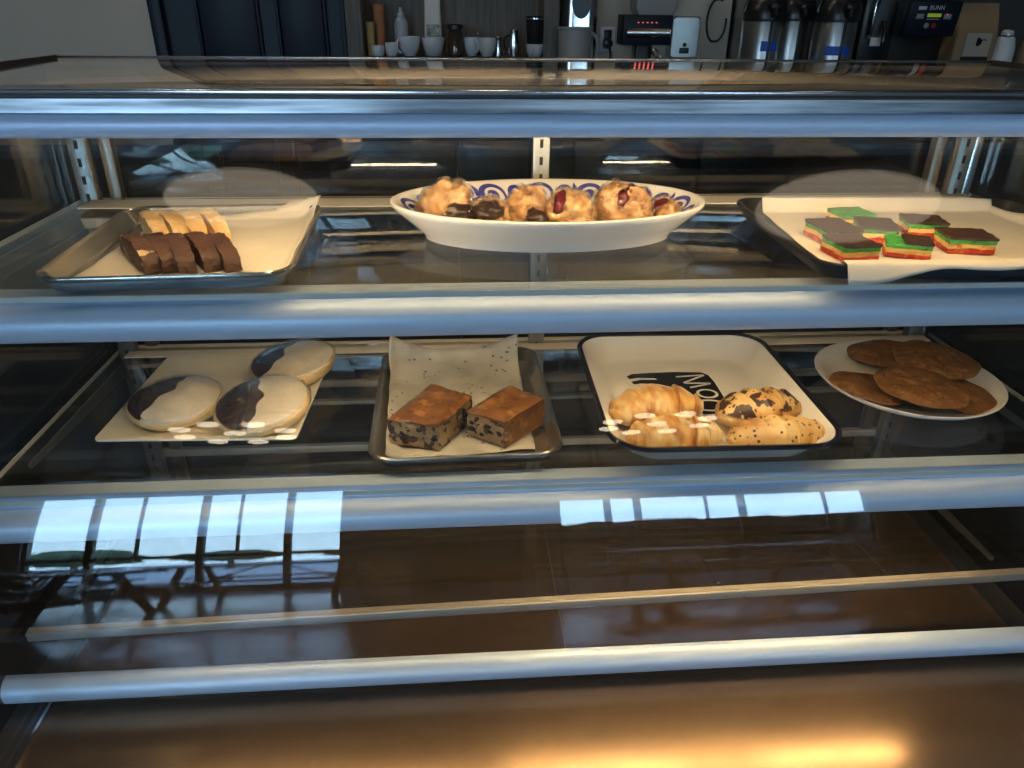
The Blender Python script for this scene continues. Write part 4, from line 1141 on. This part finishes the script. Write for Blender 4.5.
# wall fittings
t = thing('power_outlet', 'white wall outlet with a black plug, right of the grinder', 'outlet', (.609, 3.219, 1.205))
MB().box(-.030, .030, -.006, 0, -.045, .045, bev=.003).build('cover_plate', M['white_plastic'], t)
MB().box(-.016, .016, -.008, -.005, -.034, .034, bev=.002).build('sockets', M['black_plastic'], t)
t = thing('power_plug', 'black plug and cord in the white wall outlet', 'plug', (.609, 3.211, 1.19))
MB().lathe([(.018, 0), (.021, .01), (.016, .03), (.001, .034)], 18).deform(lambda c: Vector((c.x, -c.z, c.y))).build('plug_body', M['black_plastic'], t)
MB().tube([(0, -.03, 0), (.006, -.045, -.03), (.012, -.045, -.1), (.01, -.03, -.2), (.0, -.04, -.2375)], .005).build('cord', M['black_plastic'], t)
t = thing('card_machine', 'dark boxy machine with a chrome drum and small red lights', 'machine', (.722, 3.08, CT))
MB().box(-.092, .092, -.06, .06, .243, .345, bev=.004).build('body', M['navy'], t)
MB().box(-.03, .03, -.03, .06, 0, .244, bev=.004).build('column', M['black_plastic'], t)
b = MB(); b.tube([(-.082, -.07, .285), (.082, -.07, .285)], .016, 20); b.build('chrome_drum', M['silver'], t)
for k in range(5): MB().box(-.04 + k * .017, -.034 + k * .017, -.062, -.0598, .317, .321).build('indicator_light', M['led_red'], t)
b = MB(); b.tube([(.03, -.06, .222), (.05, -.085, .20), (.058, -.09, .19)], [.012, .010, .008], 12); b.build('spout', M['silver'], t)
t = thing('hopper', 'grey plastic hopper box above the dark machine', 'hopper', (.750, 3.08, CT + .345))
MB().loft([rr(.13, .11, .008, 0), rr(.155, .12, .008, .02), rr(.16, .12, .008, .20), rr(.16, .12, .008, .204)]).build('box', M['grey_tub'], t)
t = thing('soap_dispenser', 'brushed steel wall dispenser with a black push button', 'dispenser', (.908, 3.219, 1.215))
MB().loft([[(x, 0, z) for x, z, _ in rr(.115, .150, .016, 0)], [(x, -.05, z) for x, z, _ in rr(.115, .150, .016, 0)], [(x, -.058, z) for x, z, _ in rr(.105, .140, .014, 0)]]).build('housing', M['silver_brushed'], t)
b = MB(); b.box(-.019, .019, -.061, -.057, -.058, -.036, bev=.004); b.build('push_button', M['black_plastic'], t)
b = MB().lathe([(.008, 0), (.008, .004), (.001, .005)], 16).deform(lambda c: Vector((c.x, -.057 - c.z, c.y - .026))); b.build('lock', M['dark'], t)
cord = [(.034 * math.cos(a) - (.01 if math.cos(a) < 0 else 0), -.006, .075 * math.sin(a)) for a in [1.2 + 5.2 * k / 30 for k in range(31)]]
tag(MB().tube(cord, .0042).build('wall_cable', M['navy'], None, (1.045, 3.212, 1.275)), 'looped dark cable hanging on the wall, right of the steel dispenser', 'cable')
# alcove around the brewing equipment
tag(MB().box(1.110, 1.122, 2.99, 3.39, CT, 1.8, bev=.001).build('alcove_panel', M['silver_brushed']), 'upright metal edged panel left of the airpots', 'panel')
slab('added_aisle_sheet', -3.0, 3.0, 1.30, 2.66, 0.0, 0.004, M['aisle'])  # dark sheet added on the floor to deepen the view through the case
slab('wall_alcove', 1.13, 2.85, 3.30, 3.40, 0, ZC, M['brown_paint'])

def airpot(label, x, y, tape, s=1.0, lid=0.332):
    t = thing('airpot', label, 'airpot', (x, y, CT), 0, 'steel airpots on the back worktop')
    MB().lathe([(.072, 0), (.075, .004), (.075, .025), (.073, .028)], 40).build('base_ring', M['black_plastic'], t)
    MB().lathe([(.072, .026), (.0735, .03), (.0735, .328), (.071, .334)], 40).build('steel_body', M['silver_brushed'], t)
    MB().lathe([(.076, .330), (.077, .336), (.075, .37), (.062, .395), (.03, .402), (.001, .403)], 40).build('lid', M['black_plastic'], t)
    b = MB(); b.box(-.020, .020, -.105, -.05, .365, .388, bev=.006); b.tube([(0, -.095, .37), (0, -.105, .345)], [.011, .009], 12); b.build('spout', M['black_plastic'], t)
    MB().tube([(.078 * math.cos(a), -.01, .36 + .075 * math.sin(a)) for a in [PI * k / 14 for k in range(15)]], .006).build('carry_handle', M['black_plastic'], t)
    MB().box(-.004, .004, -.078, -.07, .12, .335, bev=.001).build('sight_strip', M['black_plastic'], t)
    if tape:
        z0, z1, a0, a1 = tape
        arc = lambda z, r: [(r * math.cos(a0 + (a1 - a0) * k / 10), r * math.sin(a0 + (a1 - a0) * k / 10), z) for k in range(11)]
        MB().loft([arc(z0, .0737) + arc(z0, .0745)[::-1], arc(z1, .0737) + arc(z1, .0745)[::-1]]).build('tape', M['blue_tape'], t)
airpot('steel airpot with a small blue tape patch, leftmost of the airpots', 1.100, 2.86, (.235, .268, 4.35, 5.15))
airpot('dark airpot between the two with blue tape', 1.255, 2.98, None)
airpot('steel airpot with a wide blue tape strip, nearest the coffee brewer', 1.345, 2.82, (.225, .255, 4.0, 5.2))

t = thing('coffee_brewer', 'tall black coffee brewer with a lit green control panel', 'coffee brewer', (1.65, 3.05, CT))
MB().box(-.13, .20, -.12, .14, 0, .035, bev=.006).build('base', M['black_plastic'], t)
MB().box(-.10, .03, -.02, .14, .035, .60, bev=.006).build('tower', M['black_plastic'], t)
MB().box(-.14, .25, -.10, .14, .42, .60, bev=.01).build('brew_head', M['black_plastic'], t)
MB().loft([[(-.075, -.03, .27), (-.005, -.03, .27), (-.005, -.02, .27), (-.075, -.02, .27)], [(-.055, -.05, .42), (.015, -.05, .42), (.015, -.03, .42), (-.055, -.03, .42)]]).build('steel_plate', M['silver_brushed'], t)
b = MB(); b.box(-.062, -.022, -.036, -.028, .245, .275, bev=.002); b.build('faucet_tag', M['white_plastic'], t)
MB().tube([(-.03, -.045, .33), (-.03, -.065, .30), (-.03, -.065, .26)], .008).build('faucet', M['black_plastic'], t)
PT = Matrix.Translation((.100, -.125, .340)) @ Matrix.Rotation(math.radians(8), 4, 'X') @ Matrix.Scale(.84, 4)
cp = MB().box(-.118, .118, -.02, .02, -.066, .075, bev=.006).deform(lambda c: PT @ c).build('control_panel', M['navy'], t)
def on_panel(name, x0, x1, z0, z1, mt, th=.0015):
    return MB().box(x0, x1, -.0205 - th, -.0203, z0, z1, bev=.0004).deform(lambda c: PT @ c).build(name, mt, cp)
on_panel('display', -.03, .032, .012, .026, M['lcd'])
on_panel('button_row', -.078, -.045, .004, .024, M['grey_tub'])
on_panel('button_row', .046, .080, .004, .024, M['grey_tub'])
on_panel('status_light', .056, .063, .019, .025, M['led_red'])
on_panel('caption', -.028, .028, .001, .0055, M['grey_tub'], .0008)
for x, mt in ((-.022, M['grey_tub']), (.012, M['led_red_dim'])):
    MB().lathe([(.011, .0205), (.011, .0225), (.001, .023)], 20).deform(lambda c, x=x: PT @ Vector((c.x + x, -c.z, c.y - .022))).build('round_button', mt, cp)
lettering('lettering', 'BUNN', .024, M['panel_text'], cp, PT @ Matrix.Translation((0.005, -.0207, .048)) @ Matrix.Rotation(PI / 2, 4, 'X'))
on_panel('badge', -.078, -.042, .040, .054, M['panel_text'], .0008)
MB().box(-.128, -.118, -.145, -.105, .285, .43, bev=.002).build('panel_edge', M['silver'], t)

t = thing('coffee_bag', 'tall brown paper coffee bag with a tan label, right of the brewer', 'bag', (1.965, 3.0, CT + .0))
MB().loft([rr(.160, .10, .01, 0), rr(.166, .11, .015, .12), rr(.164, .10, .015, .28), rr(.160, .055, .012, .35), rr(.158, .02, .006, .378), rr(.158, .016, .005, .395)]).deform(lambda c: c + Vector((0.02 * c.z, 0, 0))).build('bag_body', M['kraft'], t)
MB().box(-.045, .055, -.0575, -.054, .215, .295).build('label', M['label_tan'], t)
MB().blob(lambda u, v: Vector((.005 + .014 * math.cos(2 * PI * u) * math.sin(PI * v), -.058, .265 + .012 * math.cos(PI * v) + .004 * math.sin(2 * PI * u))) + Vector((0, -.001 * math.sin(PI * v) * math.cos(2 * PI * u), 0)), 16, 8).build('print_mark', M['ink'], t)
MB().tube([(.014, -.0582, .268), (.026, -.0582, .274), (.034, -.0582, .270)], .002).build('print_stroke', M['ink'], t)
MB().box(-.048, .058, -.0578, -.054, .198, .214).build('label_band', M['black_plastic'], t)
def pump_bottle(label, x, y, mt, h):
    t = thing('bottle', label, 'bottle', (x, y, CT), 0, 'bottles right of the brown bag')
    MB().lathe([(.036, 0), (.040, .006), (.040, h * .80), (.032, h * .92), (.026, h * .95), (.001, h * .955)], 32).build('body', mt, t)
    MB().lathe([(.022, h * .93), (.022, h * 1.0), (.012, h * 1.02), (.001, h * 1.025)], 20).build('cap', M['white_plastic'], t)
    MB().lathe([(.0265, h * .935), (.0275, h * .94), (.0275, h * .96), (.0255, h * .965)], 20, cap0=False, cap1=False).build('collar', M['silver'], t)
pump_bottle('white bottle with a steel collar, right of the brown bag', 2.095, 2.97, M['white_plastic'], .300)
pump_bottle('tan bottle at the far right end of the worktop', 2.20, 2.97, M['dark_bag'], .285)

# ------------------------------------------------------------------ light
wd = bpy.data.worlds.new('daylight'); sc.world = wd; wd.use_nodes = True
nt = wd.node_tree
for n in list(nt.nodes): nt.nodes.remove(n)
bg = N(nt, 'ShaderNodeBackground'); wo = N(nt, 'ShaderNodeOutputWorld'); nt.links.new(bg.outputs[0], wo.inputs[0])
tc = N(nt, 'ShaderNodeTexCoord'); sx = N(nt, 'ShaderNodeSeparateXYZ'); nt.links.new(tc.outputs['Generated'], sx.inputs[0])
r = ramp(nt, [(0.0, (.52, .78, 1.0)), (0.25, (.42, .68, 1.0)), (1.0, (.2, .42, 1.0))]); nt.links.new(sx.outputs[2], r.inputs[0])
nt.links.new(r.outputs[0], bg.inputs[0]); bg.inputs[1].default_value = 12.5
for i, (x0, x1) in enumerate(((-4.36, -1.24), (.96, 4.34))):
    ld = bpy.data.lights.new('window_portal', 'AREA'); ld.shape = 'RECTANGLE'; ld.size = x1 - x0; ld.size_y = (WZ1 if x0 < 0 else WZR) - WZ0
    ld.cycles.is_portal = True
    lo = bpy.data.objects.new('window_portal', ld); COL.objects.link(lo)
    lo.location = ((x0 + x1) / 2, YW - .21, (WZ0 + (WZ1 if x0 < 0 else WZR)) / 2); lo.rotation_euler = (PI / 2, 0, 0)

# ------------------------------------------------------------------ camera
cam = bpy.data.cameras.new('camera'); co = bpy.data.objects.new('camera', cam); COL.objects.link(co)
cam.sensor_width = 36; cam.lens = 742.0 / 1024 * 36; cam.clip_start = .02; cam.clip_end = 200
ya, pi_, ro = math.radians(4.33), math.radians(27.01), math.radians(.6)
fwd = Vector((math.sin(ya) * math.cos(pi_), math.cos(ya) * math.cos(pi_), -math.sin(pi_)))
rt = Vector((math.cos(ya), -math.sin(ya), 0)); up = rt.cross(fwd)
R_ = rt * math.cos(ro) + up * math.sin(ro); U_ = -rt * math.sin(ro) + up * math.cos(ro)
co.matrix_world = Matrix(((R_.x, U_.x, -fwd.x, 0), (R_.y, U_.y, -fwd.y, 0), (R_.z, U_.z, -fwd.z, H), (0, 0, 0, 1)))
sc.camera = co

vs = sc.view_settings
vs.view_transform = 'Standard'; vs.look = 'None'; vs.gamma = 1.0; vs.use_curve_mapping = False
vs.exposure = 0.05
sc.display_settings.display_device = 'sRGB'
cy = sc.cycles
cy.max_bounces = 12; cy.transparent_max_bounces = 32; cy.glossy_bounces = 6; cy.diffuse_bounces = 4
cy.caustics_reflective = True; cy.sample_clamp_indirect = 6.0; cy.blur_glossy = 0.3
